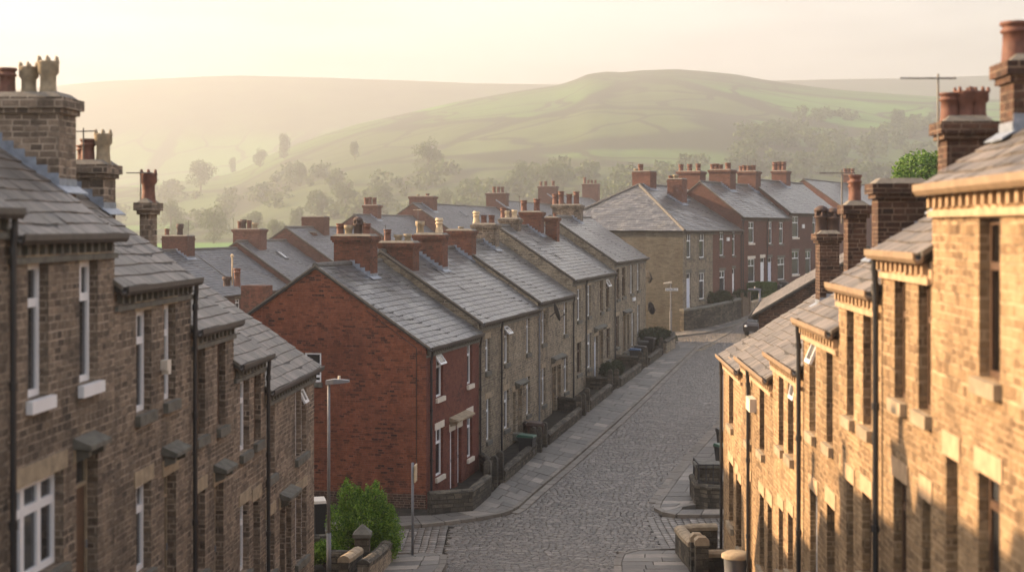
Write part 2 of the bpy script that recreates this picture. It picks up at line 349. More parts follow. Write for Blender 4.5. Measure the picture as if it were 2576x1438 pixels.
def pot(H, ch, x, y, z, h, kind, r=.13):
    mb = MB(); top = 1; c = (x, y, z-.06); hh = h+.06
    mats = {'roll': 'terracotta', 'plain': 'terracotta', 'tall': 'buff', 'crown': 'stonepot', 'louvre': 'potdark', 'dark': 'potdark', 'short': 'stonepot', 'redtop': 'terracotta', 'redcrown': 'terracotta'}[kind]
    n = 14
    if kind in ('roll', 'plain', 'redtop'):
        mb.lathe(c, [(r*1.02, 0), (r*.92, hh*.45), (r*.9, hh*.72), (r*1.08, hh*.74), (r*1.08, hh*.8), (r*.93, hh*.82), (r*.93, hh*.9), (r*1.12, hh*.92), (r*1.12, hh), (r*.82, hh), (r*.8, hh*.93)], n, 0, top)
    elif kind == 'tall':
        mb.lathe(c, [(r*1.05, 0), (r*.8, hh*.5), (r*.78, hh*.62), (r*1.0, hh*.66), (r*1.0, hh*.7), (r*.8, hh*.72), (r*.8, hh*.8), (r*1.05, hh*.84), (r*1.05, hh*.9), (r*.9, hh*.92), (r*.9, hh), (r*.7, hh), (r*.7, hh*.93)], n, 0, top)
    elif kind in ('crown', 'redcrown'):
        mb.lathe(c, [(r*1.0, 0), (r*.86, hh*.3), (r*.86, hh*.5), (r*1.15, hh*.58), (r*1.15, hh*.76), (r*1.2, hh*.78), (r*1.2, hh*.82), (r*.9, hh*.82), (r*.88, hh*.75)], n, 0, top)
        for j in range(6):
            a = j*math.pi/3+.26; q = (c[0]+r*1.05*math.cos(a), c[1]+r*1.05*math.sin(a))
            mb.lathe((q[0], q[1], c[2]+hh*.8), [(r*.24, 0), (r*.2, hh*.07), (r*.13, hh*.13)], 6, 0)
    elif kind == 'louvre':
        mb.lathe(c, [(r*1.0, 0), (r*.92, hh*.55), (r*1.15, hh*.57), (r*1.15, hh*.63), (r*.75, hh*.64), (r*.75, hh*.78), (r*1.15, hh*.79), (r*1.2, hh*.86), (r*.8, hh*.95), (r*.3, hh)], n, 0)
        for j in range(6):
            a = j*math.pi/3; mb.lathe((c[0]+r*.95*math.cos(a), c[1]+r*.95*math.sin(a), c[2]+hh*.62), [(r*.2, 0), (r*.2, hh*.18)], 6, 0)
    else:
        mb.lathe(c, [(r*1.0, 0), (r*.9, hh*.6), (r*1.2, hh*.66), (r*1.25, hh), (r*.85, hh), (r*.85, hh*.9)], n, 0, top)
    o = mb.build('chimney_pot', [M[mats], M['hole']], ch, True); return o

def aerial(parent, x, y, z, h, boom=1.1, ang=0.3, vert=False):
    mb = MB(); mb.tube([(x, y, z-.4), (x, y, z+h)], .014, 6)
    ca, sa = math.cos(ang), math.sin(ang)
    zz = z+h-.06
    mb.tube([(x-ca*.25, y-sa*.25, zz), (x+ca*boom, y+sa*boom, zz)], .012, 5)
    for i in range(9):
        t = -.2+i*(boom+.15)/9; L = (.14-.007*i if i else .19)*min(1, boom)
        e = (0, 0, L) if vert else (-sa*L, ca*L, 0)
        mb.tube([(x+ca*t-e[0], y+sa*t-e[1], zz-e[2]), (x+ca*t+e[0], y+sa*t+e[1], zz+e[2])], .008, 4)
    return mb.build('tv_aerial', M['alu'], parent)

class House:
    def __init__(s, T, xa, xb, ze, label, wall='stone_mid', t=.675, hd=4.1, zg=None, roofm='slate', trim='trim', name='terraced_house', cat='house', group=None,
                 fr='white', reveal=.16, gut='gutter', over=.22, corb=True, hip=None, sillm='trim_dark', u01=None, far_over=0.0, near_over=0.0):
        s.T = T; s.u0, s.u1 = u01 or sorted((T.u(xa), T.u(xb))); s.ze = ze; s.t = t; s.hd = hd; s.over = over; s.trim = trim; s.frm = fr; s.sillm = sillm; s.reveal = reveal; s.wallm = wall
        s.w = s.u1-s.u0; P = T.pt(s.u0); Pe = T.pt(s.u1)
        s.zg = (min(gz(*P), gz(*Pe))-.3) if zg is None else zg
        s.e = empty(name, (P[0], P[1], s.zg), T.rz); tag(s.e, label, cat, group)
        s.open = []; s.H = ze-s.zg; s.gut = gut; s.corb = corb; s.roofm = roofm; s.hip = hip; s.fo = far_over; s.no = near_over
        s.gopen = []
        s.rise = t*hd
    def lx(s, u): return u-s.u0
    def nearx(s): return 0 if s.T.away > 0 else s.w
    def rect(s, xl, xr, yt, yb):
        ua, ub = sorted((s.T.u(xl), s.T.u(xr))); ua = max(ua, s.u0+.12); ub = min(ub, s.u1-.08); um = (ua+ub)/2
        return s.lx(ua), s.lx(ub), s.T.z(um, yb)-s.zg, s.T.z(um, yt)-s.zg
    def window(s, xl, xr, yt, yb, sill='stone', lintel=True, open_=None, mull=0, fr=None, pane='glass', maxh=2.0, tr=.7):
        a, b, z0, z1 = s.rect(xl, xr, yt, yb)
        z1 = min(z1, s.H-.12); z0 = max(z0, .55)
        s.open.append((a, b, z0, z1)); s._win(a, b, z0, z1, sill, lintel, open_, mull, fr or s.frm, pane, tr)
    def _win(s, a, b, z0, z1, sill, lintel, open_, mull, fr, pane, tr, tf=None):
        """window in the opening; tf maps (x, depth, z) to house space"""
        R = s.reveal; plainbar = tf is not None; tf = tf or (lambda p: p); k = min(.095 if R > .18 else .07, (b-a)*.17)
        def bx(mb, p, q, mi=0):
            x0, x1 = sorted((p[0], q[0])); y0, y1 = sorted((p[1], q[1])); z_0, z_1 = sorted((p[2], q[2]))
            mb.hexa([tf(c) for c in [(x0, y0, z_0), (x1, y0, z_0), (x1, y1, z_0), (x0, y1, z_0), (x0, y0, z_1), (x1, y0, z_1), (x1, y1, z_1), (x0, y1, z_1)]], mi)
        mb = MB(); y0, y1 = R-.06, R; zt = z0+(z1-z0)*tr
        g = .003
        bx(mb, (a+g, y0, z0+g), (a+k, y1, z1-g)); bx(mb, (b-k, y0, z0+g), (b-g, y1, z1-g)); bx(mb, (a+k, y0, z1-k), (b-k, y1, z1-g)); bx(mb, (a+k, y0, z0+g), (b-k, y1, z0+k))
        bx(mb, (a+k, y0-.01, zt-k*.6), (b-k, y1, zt+k*.6))
        for i in range(mull):
            xm = a+(b-a)*(i+1)/(mull+1); bx(mb, (xm-k*.7, y0-.004, z0+k), (xm+k*.7, y1, z1-k))
        if mull == 0 and b-a > .75 and not plainbar: bx(mb, ((a+b)/2-k*.5, y0+.004, zt+k*.6), ((a+b)/2+k*.5, y1, z1-k))
        w = mb.build('window', M[fr], s.e)
        p = MB(); bx(p, (a+k, R-.025, z0+k), (b-k, R-.02, zt-k*.6)); bx(p, (a+k, R-.025, zt+k*.6), (b-k, R-.02, z1-k)); p.build('pane', M[pane], w)
        if open_:
            c = MB(); q = open_; h = (z1-zt)-k
            for (p0, p1) in (((a+k, 0, 0), (b-k, .05, -.07)), ((a+k, 0, -h+.07), (b-k, .05, -h)), ((a+k, 0, -.07), (a+2*k, .05, -h+.07)), ((b-2*k, 0, -.07), (b-k, .05, -h+.07))):
                x0, x1 = p0[0], p1[0]; zs = (p0[2], p1[2]); pts = []
                for zz in (min(zs), max(zs)):
                    for yy, xx in ((0, x0), (0, x1), (.05, x1), (.05, x0)):
                        pts.append((xx, y0-.05+yy*math.cos(q)+zz*math.sin(q), z1-.03+zz*math.cos(q)-yy*math.sin(q)))
                c.hexa([tf(v) for v in pts])
            co = c.build('casement', M['white'], w)
            gl = MB(); pts = [(x, y0-.03+zz*math.sin(q), z1-.03+zz*math.cos(q)) for zz, x in ((-h+.07, a+2*k), (-h+.07, b-2*k), (-.07, b-2*k), (-.07, a+2*k))]
            gl.face([tf(v) for v in pts]); gl.face([tf((v[0], v[1]+.006, v[2])) for v in pts][::-1]); gl.build('pane', M['glass_pale'], w)
        if sill:
            m = {'stone': s.sillm, 'white': 'white', 'cream': 'cream', 'dark': 'trim_dark'}[sill]
            sm = MB(); bx(sm, (a-.07, -.09, z0-.17), (b+.07, -.003, z0-.004)); bx(sm, (a+.003, -.003, z0-.1), (b-.003, y0-.003, z0-.006)); sm.build('sill', M[m], w)
        if lintel:
            m = lintel if isinstance(lintel, str) else s.trim
            lm = MB(); bx(lm, (a-.12, -.018, z1+.004), (b+.12, .05, z1+.25)); lm.build('lintel', M[m], w)
        return w
    def door(s, xl, xr, yt, yb=None, leaf='brown', canopy=False, frame='trim', light=True, lintel=True):
        a, b, z0, z1 = s.rect(xl, xr, yt, yb or yt+100)
        if yb is None: z0 = z1-2.35
        z0 = max(z0, .32); s.open.append((a, b, z0, z1)); R = s.reveal+.04
        mb = MB(); k = .05; zt = z1-.42 if light else z1-k
        mb.box((a+k, R-.04, z0+.01), (b-k, R, zt-.03))
        for i in range(2):
            for j in range(2):
                w = (b-a-2*k); xa = a+k+w*(.12+.42*i); za = z0+.2+j*(zt-z0-.4)*.5
                mb.box((xa, R-.055, za), (xa+w*.34, R-.04, za+(zt-z0-.4)*.4))
        d = mb.build('door', M[leaf], s.e)
        f = MB(); f.box((a+.003, R-.07, z0), (a+k, R, z1-.003)); f.box((b-k, R-.07, z0), (b-.003, R, z1-.003)); f.box((a+k, R-.07, z1-k), (b-k, R, z1-.003))
        if light: f.box((a+k, R-.07, zt-.03), (b-k, R, zt+.03))
        f.build('door_frame', M['white' if leaf in ('white', 'grey_door') else frame], d)
        if light:
            g = MB(); g.box((a+k, R-.03, zt+.03), (b-k, R-.02, z1-k)); g.build('fanlight', M['glass'], d)
        h = MB(); h.tube([(b-k-.08, R-.1, z0+1.0), (b-k-.08, R-.1, z0+1.12)], .015, 6); h.build('handle', M['galv'], d)
        st = MB(); st.box((a-.05, -.3, z0-.3), (b+.05, R-.075, z0-.004)); st.build('step', M['trim_dark'], d)
        if lintel:
            lm = MB(); lm.box((a-.12, -.018, z1+.004), (b+.12, .05, z1+.28)); lm.build('lintel', M[s.trim if lintel is True else lintel], d)
        return d
    def canopy(s, xl, xr, yt, mat='trim_dark', dep=.26):
        a, b, _, z1 = s.rect(xl, xr, yt, yt+20)
        mb = MB(); mb.hexa([(a, -dep, z1-.075), (b, -dep, z1-.075), (b, .01, z1-.06), (a, .01, z1-.06), (a, -dep, z1-.01), (b, -dep, z1-.01), (b, .01, z1+.1), (a, .01, z1+.1)])
        c = mb.build('door_canopy', M[mat], s.e)
        for x in (a+.08, b-.2):
            k = MB(); k.hexa([(x, -dep*.75, z1-.18), (x+.12, -dep*.75, z1-.16), (x+.12, .01, z1-.26), (x, .01, z1-.26), (x, -dep*.75, z1-.1), (x+.12, -dep*.75, z1-.1), (x+.12, .01, z1-.07), (x, .01, z1-.07)]); k.build('bracket', M[mat], c)
    def pipe(s, x, mat='blackiron', r=.043):
        u = s.lx(s.T.u(x)); u = min(max(u, .06), s.w-.06); z = s.H-s.over*s.t-.05
        mb = MB(); mb.tube([(u, -s.over+.02, z-.03), (u, -s.over+.02, z-.16), (u, -.09, z-.42), (u, -.09, .02)], r, 8)
        for zz in (z-.5, z*.62, z*.32): mb.tube([(u, -.09, zz), (u, -.09, zz+.1)], r*1.35, 8)
        mb.build('downpipe', M[mat], s.e)
    def gable_window(s, x, x2, yt, yb):
        vs = sorted((s.T.v(s.u0, x), s.T.v(s.u0, x2))); Y = s.T.pt(s.u0, vs[0])[1]
        z0, z1 = (HY-yb)/F*Y-s.zg, (HY-yt)/F*Y-s.zg
        s.gopen.append((vs[0], vs[1], z0, z1))
        s._win(vs[0], vs[1], z0, z1, 'dark', False, None, 0, 'white', 'glass', .2, lambda p: (p[1]-.05, p[0], p[2]))
    def finish(s, gable=None, back=True, verge=True):
        W, H, D = s.w, s.H, 2*s.hd
        mb = MB()
        def panel(ops, L, z1, P, mi=0):
            xs = sorted({0, L, *[o[0] for o in ops], *[o[1] for o in ops]}); zs = sorted({0, z1, *[o[2] for o in ops], *[o[3] for o in ops]})
            for i in range(len(xs)-1):
                for j in range(len(zs)-1):
                    xm, zm = (xs[i]+xs[i+1])/2, (zs[j]+zs[j+1])/2
                    if any(o[0] < xm < o[1] and o[2] < zm < o[3] for o in ops): continue
                    mb.face([P(xs[i], 0, zs[j]), P(xs[i+1], 0, zs[j]), P(xs[i+1], 0, zs[j+1]), P(xs[i], 0, zs[j+1])], mi)
            for a, b, c, d in ops:
                R = s.reveal+.1
                for q in ([(a, 0, c), (a, R, c), (a, R, d), (a, 0, d)], [(b, 0, c), (b, 0, d), (b, R, d), (b, R, c)], [(a, 0, d), (a, R, d), (b, R, d), (b, 0, d)], [(a, 0, c), (b, 0, c), (b, R, c), (a, R, c)], [(a, R, c), (b, R, c), (b, R, d), (a, R, d)]):
                    mb.face([P(*p) for p in q], mi)
        panel(s.open, W, H, lambda x, y, z: (x, y, z))
        gi = 1 if gable else 0; zr = H+s.rise
        panel(s.gopen, D, H, lambda x, y, z: (y, x, z), gi)
        if not s.hip: mb.face([(0, 0, H), (0, D, H), (0, s.hd, zr-.02)], gi)
        mb.face([(W, 0, 0), (W, D, 0), (W, D, H), (W, 0, H)], gi)
        mb.face([(W, 0, H), (W, D, H), (W, s.hd, zr-.02)], gi)
        mb.face([(0, D, 0), (0, D, H), (W, D, H), (W, D, 0)], 0)
        mb.build('wall', [M[s.wallm], M[gable or s.wallm]], s.e)
        # roof
        ov = s.over; x0, x1 = -.03-s.no*0, W+.0
        if s.T.away > 0: x0 -= s.no; x1 += s.fo
        else: x1 += s.no; x0 -= s.fo
        r = MB(); z_e = H-ov*s.t
        if s.hip:
            hp = s.hip; Lf = s.hd+ov
            slates(r, -ov, x1, -ov, s.hd, z_e, zr, clip=lambda k: (-ov+k*(hp+ov), x1))
            slates(r, -ov, x1, D+ov, s.hd, z_e, zr, clip=lambda k: (-ov+k*(hp+ov), x1))
            q = MB(); slates(q, -ov, D+ov, -ov, hp, z_e, zr, clip=lambda k: (-ov+k*(s.hd+ov), D+ov-k*(s.hd+ov)))
            k = len(r.v); r.v += [(p[1], p[0], p[2]) for p in q.v]; r.f += [tuple(i+k for i in f[::-1]) for f in q.f]; r.mi += q.mi
            ro = r.build('roof', M[s.roofm], s.e)
            dk = MB(); a, b_, c, d = (-ov, -ov, z_e), (x1, -ov, z_e), (x1, D+ov, z_e), (-ov, D+ov, z_e); e, f_ = (hp, s.hd, zr), (x1, s.hd, zr)
            for fc in ([a, b_, f_, e], [c, d, e, f_], [d, a, e]): dk.face([(p[0], p[1], p[2]-.01) for p in fc])
            dk.face([(p[0], p[1], p[2]-.06) for p in (a, b_, c, d)]); dk.build('roof_deck', M['deck'], ro)
            rd = MB()
            for (p, q_) in ((a, e), (d, e), (e, f_)):
                p, q_ = Vector(p), Vector(q_); nn = int((q_-p).length/.42)
                for i in range(nn): rd.tube([p.lerp(q_, i/nn), p.lerp(q_, (i+.96)/nn)], .13, 8)
            rd.build('ridge_tiles', M['ridge'], ro)
        else:
            slates(r, x0, x1, -ov, s.hd, z_e, zr); slates(r, x0, x1, D+ov, s.hd, z_e, zr, .5, (.5, .9))
            ro = r.build('roof', M[s.roofm], s.e)
            dk = MB(); p = [(-ov, z_e), (s.hd, zr), (D+ov, z_e)]
            for i in (0, 1):
                (ya, za), (yb, zb) = p[i], p[i+1]
                dk.hexa([(x0+.005, ya, za-.1), (x1-.005, ya, za-.1), (x1-.005, yb, zb-.1), (x0+.005, yb, zb-.1), (x0+.005, ya, za-.004), (x1-.005, ya, za-.004), (x1-.005, yb, zb-.004), (x0+.005, yb, zb-.004)])
            dk.build('roof_deck', M['deck'], ro)
            rd = MB(); x = x0
            while x < x1-.05:
                xe = min(x1, x+.45); rd.tube([(x, s.hd, zr+.0), (xe-.015, s.hd, zr+.0)], .12, 8); x = xe
            rd.build('ridge_tiles', M['ridge'], ro)
            if verge:
                vg = MB(); xv = x0 if s.T.away > 0 else x1
                for i in (0, 1):
                    (ya, za), (yb, zb) = p[i], p[i+1]
                    vg.hexa([(xv-.03, ya, za-.02), (xv+.05, ya, za-.02), (xv+.05, yb, zb-.02), (xv-.03, yb, zb-.02), (xv-.03, ya, za+.05), (xv+.05, ya, za+.05), (xv+.05, yb, zb+.05), (xv-.03, yb, zb+.05)])
                vg.build('verge', M['mortar'], ro)
        s.ro = ro
        g = MB(); gx0, gx1 = max(x0, -.25), min(x1, W+.25)
        prf = [(-.13, .06), (-.13, -.02), (-.09, -.075), (-.02, -.075), (.0, -.02), (.0, .03), (-.02, .03), (-.03, -.02), (-.07, -.045), (-.1, -.015), (-.11, .06)]
        for i in range(len(prf)):
            (ya, za), (yb, zb) = prf[i], prf[(i+1) % len(prf)]
            g.face([(gx0, -ov+ya+.03, z_e+za-.03), (gx1, -ov+ya+.03, z_e+za-.03), (gx1, -ov+yb+.03, z_e+zb-.03), (gx0, -ov+yb+.03, z_e+zb-.03)])
        for xx in (gx0, gx1): g.face([(xx, -ov+ya+.03, z_e+za-.03) for ya, za in prf])
        g.build('gutter', M[s.gut], s.e)
        c = MB(); c.box((0.003, -.06, H-.44), (W-.003, -.002, H-.36))
        if s.corb:
            x = .12
            while x < W-.1: c.box((x, -ov+.04, H-.33), (x+.085, -.004, H-.19)); x += .3
        c.build('corbel_course', M[s.trim if s.trim != 'trim' else 'trim_dark'] if s.gut != 'gutter' else M['trim_dark'], s.e)
        return s
    def chimney(s, u, v0, v1, ztop, th=.8, mat='brick_mix', pots=(), steps=True, cap=2, aer=None, capm=None):
        """stack whose camera-side face stands at u; v0 street side, v1 rear"""
        T = s.T; x0 = s.lx(u); x1 = x0+T.away*th; xa, xb = min(x0, x1), max(x0, x1)
        v0, v1 = min(v0, v1), max(v0, v1); zt = ztop-s.zg
        zb = min(s.H+s.t*max(0, v0), s.H+s.t*max(0, 2*s.hd-v1))-.5
        mb = MB(); h = .0
        mb.box((xa, v0, zb), (xb, v1, zt-.3))
        o = .05
        mb.box((xa-o, v0-o, zt-.3), (xb+o, v1+o, zt-.22))
        if cap > 1: mb.box((xa-2*o, v0-2*o, zt-.22), (xb+2*o, v1+2*o, zt-.06))
        else: mb.box((xa, v0, zt-.22), (xb, v1, zt-.06))
        ch = mb.build('chimney', M[mat], s.e)
        fl = MB(); fl.hexa([(xa-o, v0-o, zt-.06), (xb+o, v0-o, zt-.06), (xb+o, v1+o, zt-.06), (xa-o, v1+o, zt-.06), (xa+.06, v0+.06, zt+.03), (xb-.06, v0+.06, zt+.03), (xb-.06, v1-.06, zt+.03), (xa+.06, v1-.06, zt+.03)])
        fl.build('flaunching', M['mortar'], ch)
        if steps:
            sm = MB(); xf = x0-T.away*.012; n = max(3, int((min(v1, s.hd)-v0)/.17)); L = min(v1, s.hd)-v0
            for i in range(n):
                va, vb = v0+L*i/n, v0+L*(i+1)/n; za = s.H+s.t*va-.02; zc = s.H+s.t*vb
                sm.hexa([(xf, va, za), (x0, va, za), (x0, vb, zc), (xf, vb, zc), (xf, va, zc+.13), (x0, va, zc+.13), (x0, vb, zc+.13), (xf, vb, zc+.13)])
            w = .16; za = s.H+s.t*v0
            sm.hexa([(xa-.1, v0-w, za-w*s.t+.05), (xb+.1, v0-w, za-w*s.t+.05), (xb+.1, v0, za+.05), (xa-.1, v0, za+.05), (xa-.1, v0-w, za-w*s.t+.07), (xb+.1, v0-w, za-w*s.t+.07), (xb+.1, v0, za+.07), (xa-.1, v0, za+.07)])
            sm.box((xa-.01, v0-.012, za-.02), (xb+.01, v0-.001, za+.17))
            sm.build('flashing', M['lead'], ch)
        xm = (xa+xb)/2
        for (vv, hh, kind, *r) in pots:
            pot(s, ch, xm+random.uniform(-.06, .06), vv, zt, hh, kind, *(r or [.135]))
        if aer:
            for (vv, hh, bo, an, ve) in aer: aerial(ch, xa+.1 if T.away > 0 else xb-.1, vv, zt, hh, bo, an, ve)
        return ch
    def chim_px(s, u, xl, xr, yt, th, mat, pots=(), aer=None, **k):
        T = s.T; va, vb = sorted((T.v(u, xl), T.v(u, xr)))
        if k.pop('full', False):
            uf = u+T.away*th; va = max(va, T.v(uf, xr if T is TL else xl))
        oh = (.045 if T is TR else .09) if k.get('cap', 2) > 1 else .05; va += oh; vb -= oh; vm = (va+vb)/2; Y = T.pt(u, vm)[1]
        zt = (HY-yt)/F*Y; um = u+T.away*th/2
        pp = []
        for (x, y, kind, *r) in pots:
            vv = T.v(um, x); vv = min(max(vv, va+.1), vb-.1) if vb-va > .4 else (va+vb)/2
            pp.append((vv, max(.12, (HY-y)/F*T.pt(um, vv)[1]-zt), kind, *r))
        aa = [(min(max(T.v(u, x), va-.09), vb+.09), max(.6, (HY-y)/F*Y-zt), bo, an, ve) for (x, y, bo, an, ve) in (aer or [])]
        return s.chimney(u, va, vb, zt, th, mat, pp, aer=aa, **k)
    def skylight(s, x, y, w=.6, h=.85):
        u, v = s.T.roof(x, y, s.ze, s.t); x = s.lx(u); c = 1/math.sqrt(1+s.t*s.t)
        mb = MB(); g = MB()
        def P(dx, dl, up): return (x+dx, v+dl*c-up*s.t*c, s.H+s.t*(v+dl*c)+up*c)
        def bar(m, a, b, c_, d, u0, u1): m.hexa([P(a, c_, u0), P(b, c_, u0), P(b, d, u0), P(a, d, u0), P(a, c_, u1), P(b, c_, u1), P(b, d, u1), P(a, d, u1)])
        for q in ((-w/2, w/2, 0, .07), (-w/2, w/2, h-.07, h), (-w/2, -w/2+.07, .07, h-.07), (w/2-.07, w/2, .07, h-.07)): bar(mb, *q, -.02, .13)
        o = mb.build('skylight', M['galv'], s.e); bar(g, -w/2+.07, w/2-.07, .07, h-.07, .06, .1); g.build('pane', M['glass_sky'], o)
def dish(H, x, v, z, face, r=.33, nx=None):
    """satellite dish on a wall: face = outward direction in house space"""
    mb = MB(); n = 16; d = Vector(face).normalized(); a = d.cross(Vector((0, 0, 1))).normalized(); b = a.cross(d)
    c = Vector((x, v, z)); k = len(mb.v); prev = None
    for rr, dp in ((0.02, 0), (r*.4, .015), (r*.75, .05), (r, .095), (r*.97, .105)):
        for j in range(n):
            t = 2*math.pi*j/n; mb.v.append(tuple(c+d*dp+(a*math.cos(t)+b*math.sin(t)*1.1)*rr))
    for i in range(4):
        for j in range(n):
            p = k+i*n+j; q = k+i*n+(j+1) % n; mb.f.append((p, q, q+n, p+n)); mb.mi.append(0)
    mb.f.append(tuple(k+j for j in range(n))); mb.mi.append(0)
    mb.tube([c-d*.02, c-d*.28+Vector((0, 0, -.12))], .025, 6); mb.tube([c+d*.02-b*r*.9, c+d*.4-b*r*.55], .014, 5); mb.tube([c+d*.36-b*r*.55, c+d*.46-b*r*.55], .04, 8)
    return mb.build('satellite_dish', M['dish'], H.e, True)
M['glass_sky'] = glass('skylight_glass', (.30, .31, .32), .15)
# ---------------------------------------------------------------- the terraces
TL = Terrace((-5.08, 38.8), (212/F, 1)); TR = Terrace((6.11, 43.7), (-162/F, -1)); TM = Terrace((-3.02, 53.1), (862/F, 1))
TB = Terrace(((590-CX)/F*100, 100), (862/F, 1)); TF = Terrace((13.0, 115), (.45, .89)); TR2 = Terrace((12.6, 74), (-.2, -1)); TG = Terrace(((2112-CX)/F*172, 172), (.45, .89))
G_L, G_M, G_R, G_F, G_B = 'sooty stone terrace in the left foreground', 'stepped terrace climbing the cobbled street', 'sunlit stone terrace in the right foreground', 'terrace across the top of the street', 'hazy back street terrace'
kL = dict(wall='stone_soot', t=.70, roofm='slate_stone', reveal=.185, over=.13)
# left foreground
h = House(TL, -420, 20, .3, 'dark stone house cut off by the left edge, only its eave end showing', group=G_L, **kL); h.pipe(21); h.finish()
h = House(TL, 20, 288, -.02, 'sooty stone house with white window sills and the tall three-pot stone chimney', group=G_L, **kL)
h.window(70, 122, 660, 1000, 'white'); h.window(200, 246, 655, 962, 'white'); h.window(34, 160, 1205, 1450, 'stone', mull=2); h.door(192, 246, 1150, leaf='brown'); h.canopy(184, 238, 1108)
h.finish(); u = h.u1
h.chim_px(u-.02, -150, 163, 235, .75, 'stone_soot', [(20, 172, 'redtop', .13), (70, 150, 'crown', .13), (124, 135, 'crown', .14), (-60, 165, 'roll', .13)])
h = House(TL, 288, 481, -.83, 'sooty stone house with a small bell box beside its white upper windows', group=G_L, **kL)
h.window(343, 381, 780, 1037, 'stone', fr='white'); h.window(413, 441, 765, 1007, 'stone'); h.window(343, 380, 1215, 1440); h.door(413, 443, 1190, leaf='brown'); h.canopy(408, 446, 1128); h.pipe(479)
a, b, z0, z1 = h.rect(403, 411, 905, 930)
mb = MB(); mb.box((a, -.12, z0), (b+.05, -.002, z1)); mb.box((a+.05, -.13, z0-.07), (b, -.01, z0)); mb.build('bell_box', M['cream'], h.e)
h.finish(); h.chim_px(h.u1-.02, 166, 303, 405, .7, 'stone_soot', [(178, 365, 'plain', .12), (223, 350, 'plain', .13), (270, 320, 'crown', .14)], aer=[(205, 333, .35, 1.3, False)], full=True)
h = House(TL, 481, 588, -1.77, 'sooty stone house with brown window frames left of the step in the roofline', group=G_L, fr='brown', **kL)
h.window(490, 516, 876, 1097, pane='glass_dark'); h.window(547, 567, 858, 1072, pane='glass_dark'); h.window(490, 516, 1236, 1440, pane='glass_dark'); h.door(540, 562, 1215); h.canopy(537, 566, 1172)
h.finish(); h.chim_px(h.u1-.02, 340, 406, 502, .6, 'stone_soot', [(372, 420, 'redcrown', .15)], aer=[(350, 505, .3, 1.5, False)], full=True)
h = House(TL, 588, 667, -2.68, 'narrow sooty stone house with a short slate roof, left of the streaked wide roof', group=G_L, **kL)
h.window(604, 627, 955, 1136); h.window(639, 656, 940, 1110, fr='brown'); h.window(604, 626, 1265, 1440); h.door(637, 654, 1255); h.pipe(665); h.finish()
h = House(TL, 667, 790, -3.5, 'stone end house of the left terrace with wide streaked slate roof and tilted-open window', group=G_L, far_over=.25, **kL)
h.window(670, 691, 1016, 1196); h.window(743, 757, 976, 1150); h.window(758, 771, 972, 1138, open_=.45); h.canopy(703, 733, 1238); h.door(704, 717, 1275); h.door(720, 733, 1264); h.window(670, 690, 1296, 1440); h.window(743, 757, 1238, 1412); h.window(758, 771, 1225, 1400); h.finish()
# right foreground
kR = dict(wall='stone_gold', t=.62, roofm='slate_stone', reveal=.17, trim='trim_gold', sillm='trim', fr='brown', gut='gutter_gold', over=.13)
h = House(TR, 2345, 2760, .56, 'big sunlit golden stone house at the right edge with a timber gutter on brackets', group=G_R, **kR)
h.window(2463, 2516, 548, 955, pane='glass_dark'); h.window(2461, 2515, 1198, 1470, lintel=True); h.door(2380, 2410, 1152); h.window(2600, 2700, 520, 1000); h.finish()
h.chim_px(h.u0+.55, 2506, 2700, 140, .55, 'brick_dark', [(2546, 56, 'roll', .16)], full=True)
h = House(TR, 2216, 2345, -.25, 'sunlit stone house with paired upper windows below the three-pot brick chimney', group=G_R, **kR)
h.window(2250, 2278, 702, 1006, pane='glass_dark'); h.window(2310, 2342, 708, 1036, pane='glass_dark'); h.window(2248, 2280, 1206, 1460); h.door(2320, 2343, 1258); h.pipe(2219); h.finish()
h.chim_px(h.u0+.5, 2351, 2500, 295, .5, 'brick_dark', [(2378, 234, 'roll', .13), (2428, 213, 'redcrown', .13), (2478, 213, 'redcrown', .13)], aer=[(2340, 212, .52, -1.5, False)], full=True)
h = House(TR, 2110, 2216, -.83, 'sunlit stone house with brown windows under the low wide potless brick stack', group=G_R, **kR)
h.window(2130, 2148, 779, 1049, pane='glass_dark'); h.window(2171, 2193, 790, 1074, pane='glass_dark'); h.window(2129, 2147, 1211, 1450, pane='glass_dark'); h.window(2169, 2192, 1243, 1450, pane='glass_dark'); h.finish()
h.chim_px(h.u0+.5, 2186, 2338, 452, .5, 'brick_dark', [], cap=2, full=True)
h = House(TR, 2020, 2110, -1.63, 'sunlit stone house with a white casement hanging open upstairs', group=G_R, **kR)
h.window(2036, 2052, 850, 1089, open_=.4, fr='white', pane='glass_dark'); h.window(2079, 2095, 866, 1117, pane='glass_dark'); h.window(2038, 2056, 1235, 1450, fr='white'); h.door(2080, 2100, 1272); h.pipe(2021); h.finish()
h.chim_px(h.u0+.4, 2116, 2186, 508, .45, 'brick_dark', [(2138, 455, 'roll', .12), (2172, 440, 'roll', .11)], aer=[(2112, 433, .42, -1.5, False)], full=True)
h = House(TR, 1944, 2020, -2.62, 'sunlit stone house with two slit-like upper windows, left of the white hanging casement', group=G_R, **kR)
h.window(1959, 1971, 934, 1124, pane='glass_dark'); h.window(1982, 1996, 950, 1147, pane='glass_dark', open_=.2); h.window(1959, 1970, 1278, 1440); h.window(1982, 1995, 1292, 1440); h.finish()
h = House(TR, 1868, 1944, -3.22, 'sunlit stone house with the curved black downpipe and pale meter box', group=G_R, **kR)
h.window(1911, 1923, 964, 1135, pane='glass_dark'); h.window(1879, 1889, 966, 1110, pane='glass_dark'); h.window(1911, 1922, 1243, 1430); h.door(1931, 1942, 1268); h.window(1879, 1889, 1203, 1400); h.pipe(1891)
a, b, z0, z1 = h.rect(1893, 1903, 999, 1032); mb = MB(); mb.box((a, -.16, z0), (b, -.002, z1)); mb.build('meter_box', M['cream'], h.e)
